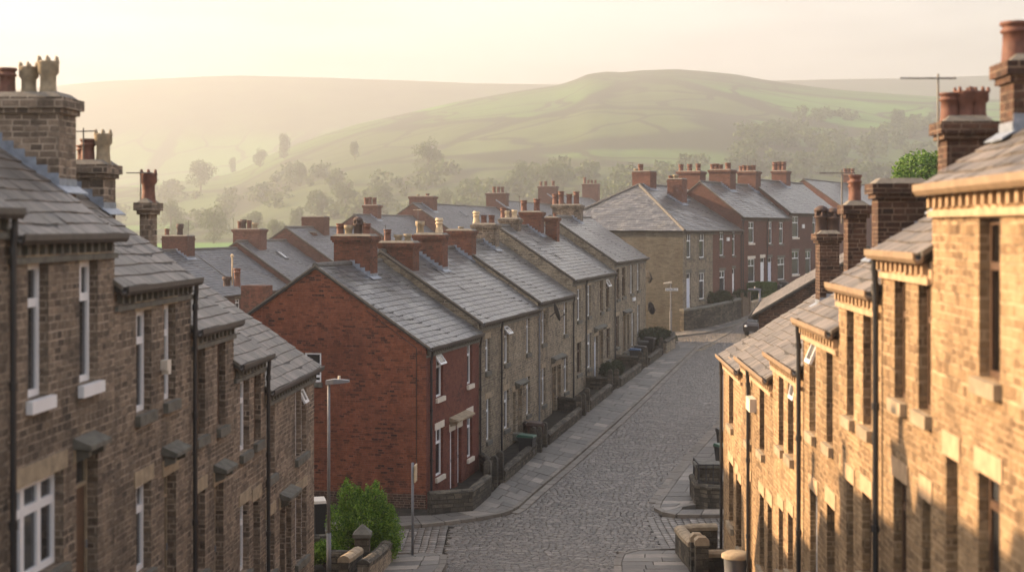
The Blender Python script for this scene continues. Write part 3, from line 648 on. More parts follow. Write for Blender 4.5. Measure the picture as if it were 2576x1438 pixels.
h.finish(); h.chim_px(h.u0+.1, 2047, 2116, 582, .7, 'brick_dark', [(2064, 517, 'louvre', .16), (2100, 522, 'louvre', .16), (2083, 545, 'plain', .1)], full=True)
h = House(TR, 1820, 1868, -3.6, 'last sunlit stone house at the far corner of the right terrace, lower half in shade', group=G_R, far_over=.1, **kR)
h.window(1834, 1845, 925, 1070, pane='glass_dark'); h.window(1834, 1845, 1163, 1318); h.door(1852, 1858, 1192); h.window(1858, 1865, 1213, 1380); h.pipe(1822); h.finish()
# house beyond the side street on the right
h = House(TR2, 0, 0, -3.35, 'dark brick end house with a sunlit slate verge seen over the right terrace roofs', wall='brick_dark', t=.6, hd=4.2, roofm='slate_stone', u01=(0, 14.3), near_over=.12, over=.3)
h.finish(gable='brick_dark')
# unseen building added across the side street so its bulk shades the crossing
TX = Terrace((-16.3, 45.6), (0, 1))
h = House(TX, 0, 0, 2.2, 'unseen stone building added behind the near left terrace to shade the crossing', wall='stone_mid', t=.4, hd=4, zg=-10.3, u01=(0, 12.2), name='added_shade_building', cat='added shade building', corb=False)
for zz in (1.2, 4.6, 8.0):
    for xx in (1.2, 4.2, 7.2, 10.2): h.open.append((xx, xx+1.1, zz, zz+1.9)); h._win(xx, xx+1.1, zz, zz+1.9, 'stone', True, None, 1, 'brown', 'glass', .6)
h.finish()
# middle terrace
kM = dict(wall='stone_mid', t=.675, hd=4.1, over=.16)
h = House(TM, 1072, 1205, -4.14, 'red brick end house with a big blank gable and cream lintels', group=G_M, near_over=.04, **{**kM, 'wall': 'brick_front'})
h.window(1097, 1115, 889, 998, 'cream', 'cream', open_=.6); h.window(1175, 1188, 861, 966, 'cream', 'cream'); h.window(1096, 1115, 1077, 1196, 'cream', 'cream'); h.window(1175, 1188, 1040, 1150, 'cream', 'cream')
h.door(1132, 1143, 1083, 1236, 'white', lintel='cream'); h.door(1151, 1161, 1074, 1218, 'white', lintel='cream'); h.canopy(1130, 1173, 1046, 'trim', .36); h.pipe(1079); h.pipe(1203); h.gable_window(766, 808, 887, 961)
h.finish(gable='brick_red')
for (xl, xr, yt, xb, yb, th, mat, pots, ae) in [
    (834, 937, 590, 938, 704, .9, 'brick_mix', [(852, 562, 'roll', .15), (878, 566, 'short', .15), (901, 545, 'louvre', .16), (924, 562, 'roll', .15)], None),
    (949, 1044, 607, 1042, 710, .9, 'brick_mix', [(975, 577, 'plain', .15), (1001, 590, 'short', .15), (1025, 588, 'short', .14)], [(968, 565, .3, .2, False)])]:
    uu, vv = TM.roof(xb, yb, h.ze, h.t); h.chim_px(uu, xl, xr, yt, th, mat, pots, ae)
M1 = h
mb = MB(); mb.box((-.012, .01, .02), (-.002, 8.19, .75)); mb.build('plinth', M['brick_dark'], h.e)
mb = MB(); mb.tube([(-.03, .35, 1.2), (-.03, .35, h.H-.1), (-.03, 2.2, h.H+1.2)], .012, 5); mb.build('cable', M['blackiron'], h.e)
mb = MB(); [mb.box((-.03, 4.9, 4.3+i*.06), (-.002, 5.2, 4.34+i*.06)) for i in range(4)]; mb.build('vent', M['brick_dark'], h.e)
ze2 = -3.74
h = House(TM, 1205, 1258, ze2, 'pale stone house joined to the red brick end house, one window above another', group=G_M, **kM)
h.window(1221, 1232, 851, 934); h.window(1223, 1234, 1002, 1107); h.pipe(1257); h.finish(verge=True)
uu, vv = TM.roof(1119, 686, h.ze, h.t); h.chim_px(uu, 1038, 1118, 587, .9, 'brick_mix', [(1052, 556, 'short', .17), (1105, 548, 'tall', .18)], [(1050, 524, .3, 1, True)])
h = House(TM, 1258, 1353, ze2, 'pale stone house with a glinting top window propped open and a light grey downpipe', group=G_M, **kM)
h.window(1268, 1280, 818, 914, open_=.75, pane='glass_pale'); h.window(1324, 1333, 794, 888); h.window(1268, 1280, 980, 1078); h.door(1290, 1297, 985, 1088); h.door(1303, 1313, 975, 1090); h.window(1324, 1333, 946, 1042); h.canopy(1295, 1318, 960); h.pipe(1353, 'galv'); h.finish(verge=False)
uu, vv = TM.roof(1193, 660, h.ze, h.t); h.chim_px(uu, 1118, 1191, 577, .9, 'brick_mix', [(1160, 570, 'short', .12)])
h = House(TM, 1353, 1440, -3.46, 'stone house with a dark satellite dish beside its upper window', group=G_M, **kM)
h.window(1363, 1372, 782, 864); h.window(1418, 1426, 757, 841); h.window(1363, 1372, 925, 1017); h.window(1419, 1428, 896, 985); h.door(1389, 1399, 921, 1038); h.door(1402, 1411, 916, 1024); h.canopy(1386, 1415, 897); h.pipe(1439); h.finish()
a, b, z0, z1 = h.rect(1372, 1384, 772, 798); dish(h, a+.35, -.42, (z0+z1)/2, (.35, -.75, .25), .42)
uu, vv = TM.roof(1251, 633, h.ze, h.t); h.chim_px(uu, 1184, 1250, 562, .95, 'stone_soot', [(1197, 531, 'tall', .19), (1217, 541, 'plain', .16), (1237, 541, 'plain', .16)])
uu, vv = TM.roof(1308, 622, h.ze, h.t); h.chim_px(uu, 1253, 1306, 548, .95, 'stone_soot', [(1258, 523, 'roll', .17), (1275, 530, 'tall', .17), (1294, 528, 'tall', .18)])
h = House(TM, 1440, 1472, -2.7, 'narrow stone house just past the step in the middle terrace roof', group=G_M, **kM)
h.window(1452, 1461, 727, 806); h.window(1451, 1462, 860, 940, fr='brown'); h.pipe(1471); h.finish()
uu, vv = TM.roof(1366, 598, h.ze, h.t); h.chim_px(uu, 1305, 1364, 531, 1.0, 'brick_mix', [(1316, 504, 'roll', .19), (1350, 500, 'roll', .19)], [(1306, 492, .5, .4, False)])
h = House(TM, 1472, 1545, -2.7, 'stone house with a pale blue front door, last but one up the middle terrace', group=G_M, **kM)
h.window(1478, 1486, 717, 795); h.window(1510, 1517, 704, 784, fr='brown'); h.window(1525, 1533, 701, 775, open_=.5, fr='brown'); h.window(1478, 1487, 838, 925); h.door(1495, 1504, 845, 948, 'grey_door'); h.door(1508, 1517, 829, 922); h.window(1526, 1534, 825, 904, fr='brown'); h.canopy(1494, 1519, 822); h.pipe(1544); h.finish(verge=False)
h.chim_px(TM.u(1388, 3.0), 1368, 1405, 545, .8, 'brick_mix', [(1396, 536, 'plain', .1)], steps=False)
h = House(TM, 1545, 1625, -2.08, 'stone house at the top corner of the middle terrace with a brightly sheened slate roof', group=G_M, far_over=.2, **kM)
h.window(1551, 1558, 675, 752, fr='brown'); h.window(1565, 1573, 672, 746, fr='brown'); h.window(1586, 1592, 666, 738); h.window(1603, 1609, 663, 730); h.window(1550, 1557, 794, 873, fr='brown'); h.door(1566, 1574, 794, 885); h.door(1577, 1583, 790, 880); h.window(1589, 1595, 786, 870); h.window(1603, 1609, 766, 848); h.canopy(1566, 1584, 782); h.finish()
uu, vv = TM.roof(1464, 565, h.ze, h.t); h.chim_px(uu, 1386, 1463, 514, 1.1, 'stone_soot', [(1412, 481, 'roll', .2), (1396, 488, 'roll', .2), (1432, 488, 'plain', .2), (1450, 482, 'roll', .2)])
for (y, vv) in ((697, -.05), (775, -.35)):
    z = (HY-y)/F*TM.pt(h.u1)[1]-h.zg; dish(h, h.w+.35 if y < 750 else h.w-.3, vv, z, (.75, -.75, .2), .42)
a, b, z0, z1 = h.rect(1590, 1596, 748, 756); mb = MB(); mb.box((a, -.1, z0), (b, -.002, z1)); mb.build('alarm_box', M['white'], h.e)
# back street
kB = dict(wall='brick_far', t=.675, hd=4.1, roofm='slate_far', trim='trim', corb=False)
def ridge_ze(x, y, hd=4.1, t=.675, T=TB): u = T.u(x, hd); return T.z(u, y, hd)-t*hd
h = House(TB, 520, 617, ridge_ze(440, 630), 'back street house with a slate roof and brick stack left of the hazy ridge', group=G_B, **kB)
h.window(591, 605, 752, 783); h.finish(); h.chim_px(TB.u(440, 4.1), 405, 471, 592, 1.3, 'brick_far', [(412, 575, 'plain', .16), (452, 563, 'dark', .2)], aer=[(474, 555, .3, .5, False)], cap=1)
h = House(TB, 617, 728, ridge_ze(540, 626), 'back street house with a plain slate roof between two brick stacks', group=G_B, **kB)
h.finish(); h.chim_px(TB.u(622, 4.1), 583, 656, 575, 1.4, 'brick_far', [(603, 556, 'plain', .18), (612, 552, 'dark', .2), (627, 554, 'plain', .18), (642, 560, 'short', .2)], aer=[(586, 549, .4, .3, False), (650, 550, .3, 2.6, False)])
h = House(TB, 728, 842, ridge_ze(700, 605), 'back street house with two pale skylights in its slate roof', group=G_B, **kB)
h.finish(); h.chim_px(TB.u(786, 4.1), 757, 817, 544, 1.3, 'brick_far', [], cap=1); h.chim_px(TB.u(764, 4.1)-.5, 747, 790, 583, .8, 'brick_far', [], cap=1, steps=False)
h.skylight(722, 652, .75, 1.0); h.skylight(808, 656, .8, 1.1)
h = House(TB, 842, 1000, ridge_ze(850, 572), 'back street house stepping up behind the first tall red chimneys', group=G_B, **kB); h.finish()
h = House(TB, 1000, 1135, ridge_ze(990, 543), 'back street house with a three-pot stack, seen between middle terrace chimneys', group=G_B, **kB); h.finish()
h.chim_px(TB.u(930, 4.1), 911, 951, 515, 1.3, 'brick_far', [(919, 497, 'plain', .2), (930, 496, 'plain', .2), (942, 497, 'plain', .2)], aer=[(935, 492, .8, .1, False)])
h = House(TB, 1135, 1330, ridge_ze(1180, 519), 'back street house with a long pale slate roof and wide low stack', group=G_B, **kB); h.finish()
h.chim_px(TB.u(1060, 4.1), 1027, 1092, 493, 1.5, 'brick_far', [(1076, 487, 'plain', .2), (1052, 490, 'short', .15)]); h.skylight(1175, 545, .8, 1)
h = House(TB, 1330, 1458, ridge_ze(1310, 509), 'back street house with a stack of three slim pots behind the cream-potted chimney', group=G_B, **kB); h.finish()
h.chim_px(TB.u(1247, 4.1), 1221, 1275, 485, 1.5, 'brick_far', [(1243, 470, 'plain', .22), (1254, 470, 'plain', .22), (1264, 470, 'plain', .22)], aer=[(1224, 458, .7, 3.0, False)])
h = House(TB, 1458, 1600, ridge_ze(1430, 494), 'highest back street house, its stack beside the hipped roof', group=G_B, **kB); h.finish()
h.chim_px(TB.u(1376, 4.1), 1352, 1401, 468, 1.5, 'brick_far', [(1361, 457, 'plain', .22), (1373, 456, 'plain', .22), (1392, 455, 'plain', .22)], aer=[(1354, 442, .8, 3.0, False)])
h.chim_px(TB.u(1485, 4.1), 1463, 1507, 462, 1.5, 'brick_far', [(1471, 446, 'plain', .24), (1480, 453, 'plain', .22), (1489, 453, 'plain', .22), (1498, 453, 'plain', .22)])
# terrace across the top
kF = dict(trim='trim_dark', corb=False, reveal=.12, roofm='slate')
h = House(TF, 1718, 1793, -.12, 'corner stone house with hipped slate roof and pale door at the street top', wall='stone_mid', t=.60, hd=6.0, hip=6.0, group=G_F, zg=-8.4, far_over=.0, **{**kF, 'corb': True})
h.window(1727, 1738, 588, 648); h.window(1759, 1772, 587, 648); h.door(1727, 1738, 687, 779, 'grey_door'); h.window(1759, 1772, 686, 752); h.finish(gable='stone_side')
h.chim_px(TF.u(1616, 6), 1589, 1637, 430, 1.4, 'brick_far', [(1599, 425, 'short', .2), (1612, 413, 'plain', .22)], aer=[(1590, 408, .9, 3.05, False)], cap=1)
h.chim_px(TF.roof(1717, 516, h.ze, h.t)[0], 1677, 1717, 449, 1.2, 'brick_far', [(1686, 442, 'plain', .2), (1700, 440, 'short', .2)], cap=1)
HF1 = h
h = House(TF, 1793, 1865, -.12, 'red brick house with two rooflights beside the corner stone house', wall='brick_far', t=.60, hd=6.0, group=G_F, zg=-8.0, **kF)
h.window(1810, 1821, 584, 643); h.window(1842, 1849, 583, 642); h.window(1810, 1824, 681, 737); h.door(1842, 1849, 676, 741, 'white'); h.pipe(1862); h.finish(verge=False)
h.skylight(1733, 508, .7, 1.0); h.skylight(1764, 506, .7, 1.0)
h.chim_px(TF.u(1735, 5.2), 1701, 1763, 430, 1.5, 'brick_far', [(1710, 414, 'plain', .22), (1735, 413, 'plain', .22), (1757, 412, 'plain', .22)])
a, b, z0, z1 = h.rect(1827, 1833, 597, 606); mb = MB(); mb.box((a, -.1, z0), (b, -.002, z1)); mb.build('alarm_box', M['white'], h.e)
h = House(TF, 1865, 1926, 1.03, 'taller red brick house with white lintels and a white panelled door', wall='brick_far', t=.78, hd=3.7, group=G_F, zg=-7.3, **{**kF, 'trim': 'cream'})
h.window(1883, 1897, 558, 611, 'cream', False); h.window(1882, 1899, 651, 709, 'cream'); h.door(1913, 1924, 648, 708, 'white'); h.pipe(1867); h.finish()
h.chim_px(TF.u(1812, 3.7), 1781, 1839, 426, 1.6, 'brick_far', [(1791, 413, 'plain', .24), (1802, 412, 'plain', .24), (1812, 414, 'plain', .24), (1832, 410, 'plain', .26)])
h = House(TF, 1926, 1985, 1.03, 'red brick house with dark sills and a pale door, left of the hedge-top bins', wall='brick_far', t=.78, hd=3.7, group=G_F, zg=-7.1, **kF)
h.door(1931, 1942, 648, 708, 'grey_door'); h.window(1934, 1942, 558, 613); h.window(1960, 1970, 559, 613); h.window(1956, 1974, 649, 703); h.pipe(1928); h.finish(verge=False)
h.chim_px(TF.u(1880, 3.7), 1853, 1903, 430, 1.6, 'brick_far', [(1862, 418, 'plain', .24), (1873, 416, 'plain', .24), (1884, 417, 'plain', .24), (1895, 416, 'plain', .24)], aer=[(1880, 390, .5, .3, True), (1900, 402, .7, 3.0, False)])
h = House(TF, 1985, 2112, 1.5, 'tallest red brick house at the right end of the far terrace', wall='brick_far', t=.78, hd=3.9, group=G_F, zg=-6.6, **kF)
h.window(1993, 2009, 544, 597, 'cream', False); h.window(2044, 2052, 544, 597, 'cream', False); h.window(1992, 2010, 632, 690, 'cream'); h.window(2026, 2040, 632, 690, 'cream'); h.finish()
h.chim_px(TF.u(1960, 3.9), 1939, 1980, 429, 1.5, 'brick_far', [(1949, 408, 'plain', .26), (1960, 407, 'plain', .26), (1971, 407, 'plain', .26)])
a, b, z0, z1 = h.rect(2017, 2022, 564, 574); mb = MB(); mb.box((a, -.1, z0), (b, -.002, z1)); mb.build('alarm_box', M['white'], h.e)
h = House(TG, 2112, 2260, 2.6, 'hazy brown house behind the far terrace with a three-pot stack', wall='brick_far', t=.7, hd=4.2, zg=-5.5, **kF); h.finish()
h.chim_px(TG.u(2135, 4.0), 2119, 2152, 438, 1.5, 'brick_far', [(2125, 424, 'plain', .24), (2135, 424, 'plain', .24), (2145, 424, 'plain', .24)])
# low outrigger stack in front of the back street
h = House(TB, 0, 0, -6.2, 'low brick back extension with one red pot, left of the red gable', u01=(TB.u(640, -5)-2, TB.u(640, -5)+3), wall='brick_mix', t=.4, hd=1.6, roofm='slate_far', corb=False, name='back_extension', cat='outbuilding')
h.e.location = (*TB.pt(h.u0, -5.5), h.zg); h.finish()
mb = MB(); xl, xr = TB.v(h.u0+.6, 606)+5.5, TB.v(h.u0+.6, 668)+5.5
Yc = TB.pt(h.u0+.6, -5.5+xl)[1]; zt = (HY-718)/F*Yc-h.zg
mb.box((.6, xl, 2), (1.7, xr, zt)); mb.box((.55, xl-.05, zt-.25), (1.75, xr+.05, zt-.12)); ch = mb.build('chimney', M['brick_mix'], h.e)
pot(h, ch, 1.1, xl+.45, zt, 1.0, 'plain', .2); pot(h, ch, 1.1, xl+1.1, zt, .5, 'dark', .22)
mb = MB(); mb.tube([(1.2, xl+.8, zt), (1.2, xl+.8, zt+1.7)], .05, 8); mb.lathe((1.2, xl+.8, zt+1.65), [(.08, 0), (.1, .1), (.03, .2)], 8); mb.build('vent_pipe', M['buff'], ch)

# ---------------------------------------------------------------- ground, road, pavements
def st(o): o['kind'] = 'structure'; return o
ys = np.concatenate([np.arange(-40, 175, 1.0), np.geomspace(175, 2850, 260)]); ts = np.sign(np.linspace(-1, 1, 331))*np.abs(np.linspace(-1, 1, 331))**1.15
GX = ts[None, :]*np.maximum(60, ys*.92)[:, None]; GY = np.repeat(ys[:, None], 331, 1); GZ = terrain(GX, GY)-.06
V = np.stack([GX, GY, GZ], 2).reshape(-1, 3); ny, nx = GX.shape
ii = (np.arange(ny-1)[:, None]*nx+np.arange(nx-1)[None]).reshape(-1); Fq = np.stack([ii, ii+1, ii+nx+1, ii+nx], 1)
me = bpy.data.meshes.new('ground'); me.vertices.add(len(V)); me.vertices.foreach_set('co', V.reshape(-1)); me.loops.add(Fq.size); me.loops.foreach_set('vertex_index', Fq.reshape(-1).astype(np.int32))
me.polygons.add(len(Fq)); me.polygons.foreach_set('loop_start', np.arange(len(Fq), dtype=np.int32)*4); me.polygons.foreach_set('use_smooth', [True]*len(Fq)); me.update(calc_edges=True)
m, n, l, b = nt('valley_and_moor'); geo = n.new('ShaderNodeNewGeometry'); sp = n.new('ShaderNodeSeparateXYZ'); l.new(geo.outputs['Position'], sp.inputs[0])
mp = n.new('ShaderNodeMapping'); mp.inputs['Scale'].default_value = (1/190, 1/230, 0); mp.inputs['Rotation'].default_value = (0, 0, .35); l.new(geo.outputs['Position'], mp.inputs['Vector'])
nw = node(n, 'ShaderNodeTexNoise', _Scale=.006, _Detail=3); l.new(geo.outputs['Position'], nw.inputs['Vector'])
ad = node(n, 'ShaderNodeVectorMath', operation='MULTIPLY_ADD'); l.new(nw.outputs['Color'], ad.inputs[0]); ad.inputs[1].default_value = (.6, .6, 0); l.new(mp.outputs['Vector'], ad.inputs[2])
vo = node(n, 'ShaderNodeTexVoronoi', _Scale=1.0); l.new(ad.outputs[0], vo.inputs['Vector']); ve = node(n, 'ShaderNodeTexVoronoi', feature='DISTANCE_TO_EDGE', _Scale=1.0); l.new(ad.outputs[0], ve.inputs['Vector'])
sv = n.new('ShaderNodeSeparateColor'); l.new(vo.outputs['Color'], sv.inputs[0])
rf = ramp(n, [(0, (.05, .07, .028)), (.3, (.072, .10, .034)), (.55, (.068, .14, .033)), (.8, (.085, .19, .038)), (1, (.10, .24, .042))]); l.new(sv.outputs[0], rf.inputs['Fac'])
nf = node(n, 'ShaderNodeTexNoise', _Scale=.02, _Detail=8, _Roughness=.7); l.new(geo.outputs['Position'], nf.inputs['Vector'])
rn = ramp(n, [(.3, (.65, .65, .65)), (.7, (1.2, 1.2, 1.2))]); l.new(nf.outputs['Fac'], rn.inputs['Fac'])
mf = node(n, 'ShaderNodeMix', data_type='RGBA', blend_type='MULTIPLY'); mf.inputs[0].default_value = 1; l.new(rf.outputs['Color'], mf.inputs[6]); l.new(rn.outputs['Color'], mf.inputs[7])
v2 = node(n, 'ShaderNodeTexVoronoi', feature='DISTANCE_TO_EDGE', _Scale=2.3); l.new(ad.outputs[0], v2.inputs['Vector'])
dm = node(n, 'ShaderNodeMath', operation='MULTIPLY'); dm.inputs[1].default_value = 1.6; l.new(v2.outputs['Distance'], dm.inputs[0])
mn = node(n, 'ShaderNodeMath', operation='MINIMUM'); l.new(ve.outputs['Distance'], mn.inputs[0]); l.new(dm.outputs[0], mn.inputs[1])
re = ramp(n, [(0, (1, 1, 1)), (.03, (1, 1, 1)), (.06, (0, 0, 0))]); l.new(mn.outputs[0], re.inputs['Fac'])
mh = node(n, 'ShaderNodeMix', data_type='RGBA'); mh.inputs[7].default_value = (.03, .035, .018, 1); l.new(re.outputs['Color'], mh.inputs[0]); l.new(mf.outputs[2], mh.inputs[6])
hz = node(n, 'ShaderNodeMath', operation='MULTIPLY_ADD'); l.new(nw.outputs['Fac'], hz.inputs[0]); hz.inputs[1].default_value = 70; l.new(sp.outputs['Z'], hz.inputs[2])
rm = node(n, 'ShaderNodeMapRange'); rm.inputs[1].default_value = 138; rm.inputs[2].default_value = 168; l.new(hz.outputs[0], rm.inputs[0])
moor = ramp(n, [(.35, (.034, .04, .02)), (.5, (.056, .062, .03)), (.65, (.064, .095, .036))]); l.new(nf.outputs['Fac'], moor.inputs['Fac'])
mm = node(n, 'ShaderNodeMix', data_type='RGBA'); l.new(rm.outputs[0], mm.inputs[0]); l.new(mh.outputs[2], mm.inputs[6]); l.new(moor.outputs['Color'], mm.inputs[7])
ry = node(n, 'ShaderNodeMapRange'); ry.inputs[1].default_value = 150; ry.inputs[2].default_value = 230; l.new(sp.outputs['Y'], ry.inputs[0])
ne = node(n, 'ShaderNodeTexNoise', _Scale=2.5, _Detail=6); l.new(geo.outputs['Position'], ne.inputs['Vector'])
rs = ramp(n, [(.3, (.022, .02, .017)), (.7, (.055, .047, .036))]); l.new(ne.outputs['Fac'], rs.inputs['Fac'])
mg = node(n, 'ShaderNodeMix', data_type='RGBA'); l.new(ry.outputs[0], mg.inputs[0]); l.new(rs.outputs['Color'], mg.inputs[6]); l.new(mm.outputs[2], mg.inputs[7])
l.new(mg.outputs[2], b.inputs['Base Color']); b.inputs['Roughness'].default_value = .95; b.inputs['Specular IOR Level'].default_value = .1
me.materials.append(m); st(mobj('ground', me))

# kerb lines and pavement strips as (inner, outer) plan pairs
def hp(L): return [(hit(*a), hit(*b)) for a, b in L]
PM = hp([((780, 1326), (760, 1352)), ((880, 1318), (860, 1343)), ((1000, 1310), (1000, 1333)), ((1085, 1303), (1120, 1322)), ((1150, 1299), (1200, 1312)), ((1185, 1294), (1262, 1300)), ((1205, 1278), (1285, 1292)), ((1228, 1257), (1304, 1281)), ((1262, 1224), (1340, 1250)), ((1345, 1150), (1435, 1170)), ((1460, 1055), (1548, 1070)), ((1540, 990), (1620, 1003)), ((1610, 938), (1682, 942)), ((1666, 896), (1738, 888)), ((1692, 880), (1752, 874)), ((1690, 868), (1738, 866))])
PF = hp([((1520, 850), (1480, 863)), ((1620, 843), (1600, 857)), ((1716, 838), (1690, 850)), ((1760, 826), (1790, 838)), ((1800, 811), (1860, 818)), ((1850, 792), (1905, 790)), ((1900, 772), (1960, 768)), ((1960, 752), (2030, 748)), ((2010, 735), (2090, 730))])
kr = [hit(*p) for p in [(1700, 1303), (1665, 1297), (1645, 1287), (1652, 1268), (1690, 1215), (1750, 1140), (1815, 1068)]]
q = kr[-1]; kr += [(q[0]+.262*k, q[1]+k) for k in (8, 18, 28, 36)]
inn = [(kr[0][0]+.3, kr[0][1]+.9), (kr[1][0]+.8, kr[1][1]+.9), (kr[2][0]+1.5, kr[2][1]+.5)]+[(p[0]+2.0, p[1]-.1) for p in kr[3:]]
PR2 = list(zip(inn, kr))
PR2b = [((kr[0][0]+5, kr[0][1]+1.2), (kr[0][0]+5, kr[0][1]-.0)), ((kr[0][0]+.3, kr[0][1]+.9), (kr[0][0]+.02, kr[0][1]))]
PL = list(zip([(-14, 43.95), (-6, 44.2), (-3.7, 44.4), (-3.55, 44.2), (-3.5, 43.6), (-3.55, 42), (-3.9, 36), (-4.3, 30)], [(-14, 44.3), (-6, 44.6), (-3.4, 44.75), (-2.4, 44.7), (-1.9, 44.25), (-1.85, 42.5), (-2.1, 36), (-2.5, 30)]))
PR1 = list(zip([(16, 45.25), (6.3, 45.3), (5.1, 45.3), (5.0, 45.1), (4.95, 44.5), (4.9, 43), (4.8, 40), (4.6, 36), (4.3, 30)], [(16, 45.6), (6.2, 45.6), (4.7, 45.5), (3.6, 45.1), (3.1, 44.4), (2.9, 43), (2.7, 40), (2.4, 36), (2.0, 30)]))
KH = .12
def resample(P, step):
    out = []
    for (a0, b0), (a1, b1) in zip(P[:-1], P[1:]):
        L = max(math.hypot(a1[0]-a0[0], a1[1]-a0[1]), math.hypot(b1[0]-b0[0], b1[1]-b0[1])); n_ = max(1, round(L/step))
        for i in range(n_): t = i/n_; out.append(((a0[0]+(a1[0]-a0[0])*t, a0[1]+(a1[1]-a0[1])*t), (b0[0]+(b1[0]-b0[0])*t, b0[1]+(b1[1]-b0[1])*t)))
    return out+[P[-1]]
def slab(mb, q, h0, g=.012, top=0):
    c = (sum(p[0] for p in q)/4, sum(p[1] for p in q)/4); pts = []
    for p in q:
        d = math.hypot(p[0]-c[0], p[1]-c[1]) or 1; k = max(.3, 1-g*1.4/d); pts.append((c[0]+(p[0]-c[0])*k, c[1]+(p[1]-c[1])*k))
    j = random.uniform(-.006, .006)
    ar = sum(pts[i][0]*pts[(i+1) % 4][1]-pts[(i+1) % 4][0]*pts[i][1] for i in range(4))
    if abs(ar) < .02: return
    if ar < 0: pts = pts[::-1]
    mb.hexa([(x, y, gz(x, y)-.1) for x, y in pts]+[(x, y, gz(x, y)+h0+j) for x, y in pts])
def pavement(name, P, kerbw=.22, step=.8):
    R = resample(P, step); fm, km = MB(), MB()
    for (a0, b0), (a1, b1) in zip(R[:-1], R[1:]):
        w0 = math.hypot(a0[0]-b0[0], a0[1]-b0[1]); w1 = math.hypot(a1[0]-b1[0], a1[1]-b1[1])
        def at_(a, b, t): return (a[0]+(b[0]-a[0])*t, a[1]+(b[1]-a[1])*t)
        e0, e1 = 1-kerbw/max(w0, .3), 1-kerbw/max(w1, .3)
        k0, k1 = at_(a0, b0, e0), at_(a1, b1, e1)
        slab(km, [k0, b0, b1, k1], KH+.006)
        if min(w0, w1) > .5:
            cuts = [0]+([random.uniform(.3, .7)] if (w0+w1)/2 > 1.1 else [])+[1]
            if random.random() < .15 and len(cuts) == 3: cuts = [0, .35, .68, 1]
            for t0, t1 in zip(cuts[:-1], cuts[1:]):
                slab(fm, [at_(a0, k0, t0), at_(a0, k0, t1), at_(a1, k1, t1), at_(a1, k1, t0)], KH)
    o = st(fm.build(name, M['flag'])); k = st(km.build('kerb', M['kerb'])); return o
pavement('pavement', PM); pavement('pavement', PF); pavement('pavement', PR2); pavement('pavement', PR2b); pavement('pavement', PL); pavement('pavement', PR1)
# setts
oM = sorted((p[1][1], p[1][0]) for p in PM[4:-1]); oR = sorted((p[1], p[0]) for p in kr[2:])
fk = sorted((p[1][0], p[1][1]) for p in PF)
def road_ok(X, Y):
    xl = np.where(Y < 44.6, -2.2, np.where(Y < 49.3, -13, np.interp(Y, [a for a, _ in oM], [b_ for _, b_ in oM])-.1))
    xl = np.where((Y >= 49.3) & (Y < oM[0][0]), np.interp(X*0+Y, [49.3, oM[0][0]], [-3.7, oM[0][1]]), xl)
    xl = np.where(Y > oM[-1][0]-.3, np.where(X < 9, -2, xl), xl)
    xr = np.where(Y < 45.5, 3.1, np.where(Y < kr[0][1]+.1, 13, np.interp(Y, [a for a, _ in oR], [b_ for _, b_ in oR])+.1))
    ymax = np.interp(X, [a for a, _ in fk], [b_ for _, b_ in fk])+.1
    return (X > np.where(Y > 103, np.where(Y > oM[-1][0], -2, xl), xl)) & (X < np.where(Y > 105, 34, xr)) & (Y < ymax) & (Y > 35)
def setts(d, s0, s1, l0, l1, mask, org=(0, 50), row=.17, wl=(.17, .28)):
    d = np.array(d)/np.hypot(*d); nrm = np.array([d[1], -d[0]]); P4 = []
    s = s0
    while s < s1:
        r = row*rng.uniform(.88, 1.12); n_ = int((l1-l0)/wl[0]); ws = rng.uniform(wl[0], wl[1], n_); x = l0+np.cumsum(ws)-rng.uniform(0, .3)
        x0 = x[:-1]; x1 = x[1:]; g = .011
        wob = lambda t: .012*np.sin(t*1.1+s*.2)
        c = [(x0+g, s+g+wob(x0)), (x1-g, s+g+wob(x1)), (x1-g, s+r-g+wob(x1)), (x0+g, s+r-g+wob(x0))]
        q_ = np.stack([np.stack([org[0]+nrm[0]*a+d[0]*b_, org[1]+nrm[1]*a+d[1]*b_], 1) for a, b_ in c], 1)
        q_ += rng.uniform(-.009, .009, q_.shape); m_ = q_.mean(1); k = mask(m_[:, 0], m_[:, 1]); P4.append(q_[k]); s += r
    Q = np.concatenate(P4); ctr = Q.mean(1, keepdims=True); T4 = ctr+(Q-ctr)*.965
    zj = rng.uniform(-.0035, .0035, (len(Q), 1))+rng.uniform(-.0015, .0015, (len(Q), 4))
    zt = terrain(T4[..., 0], T4[..., 1])+.009+zj; zb = terrain(Q[..., 0], Q[..., 1])-.05
    zm = terrain(Q[..., 0], Q[..., 1])+.002+zj
    return np.concatenate([np.concatenate([Q, zb[..., None]], 2), np.concatenate([Q, zm[..., None]], 2), np.concatenate([T4, zt[..., None]], 2)], 1)
side = lambda X, Y: ((Y > 44.4) & (Y < 51.3) & ((X < -2.0) | (X > 4.6+.0*X)))
main = lambda X, Y: road_ok(X, Y) & ~side(X, Y)
V1 = setts((.255, .967), -18, 85, -16, 20, main); V2 = setts((1, 0.0), -14, 14, -8, 7, lambda X, Y: road_ok(X, Y) & side(X, Y), (0, 48), .24, (.22, .38))
me = npmesh('road', np.concatenate([V1, V2]), [(8, 9, 10, 11), (4, 5, 9, 8), (5, 6, 10, 9), (6, 7, 11, 10), (7, 4, 8, 11), (0, 1, 5, 4), (1, 2, 6, 5), (2, 3, 7, 6), (3, 0, 4, 7)], M['sett']); st(mobj('road', me))
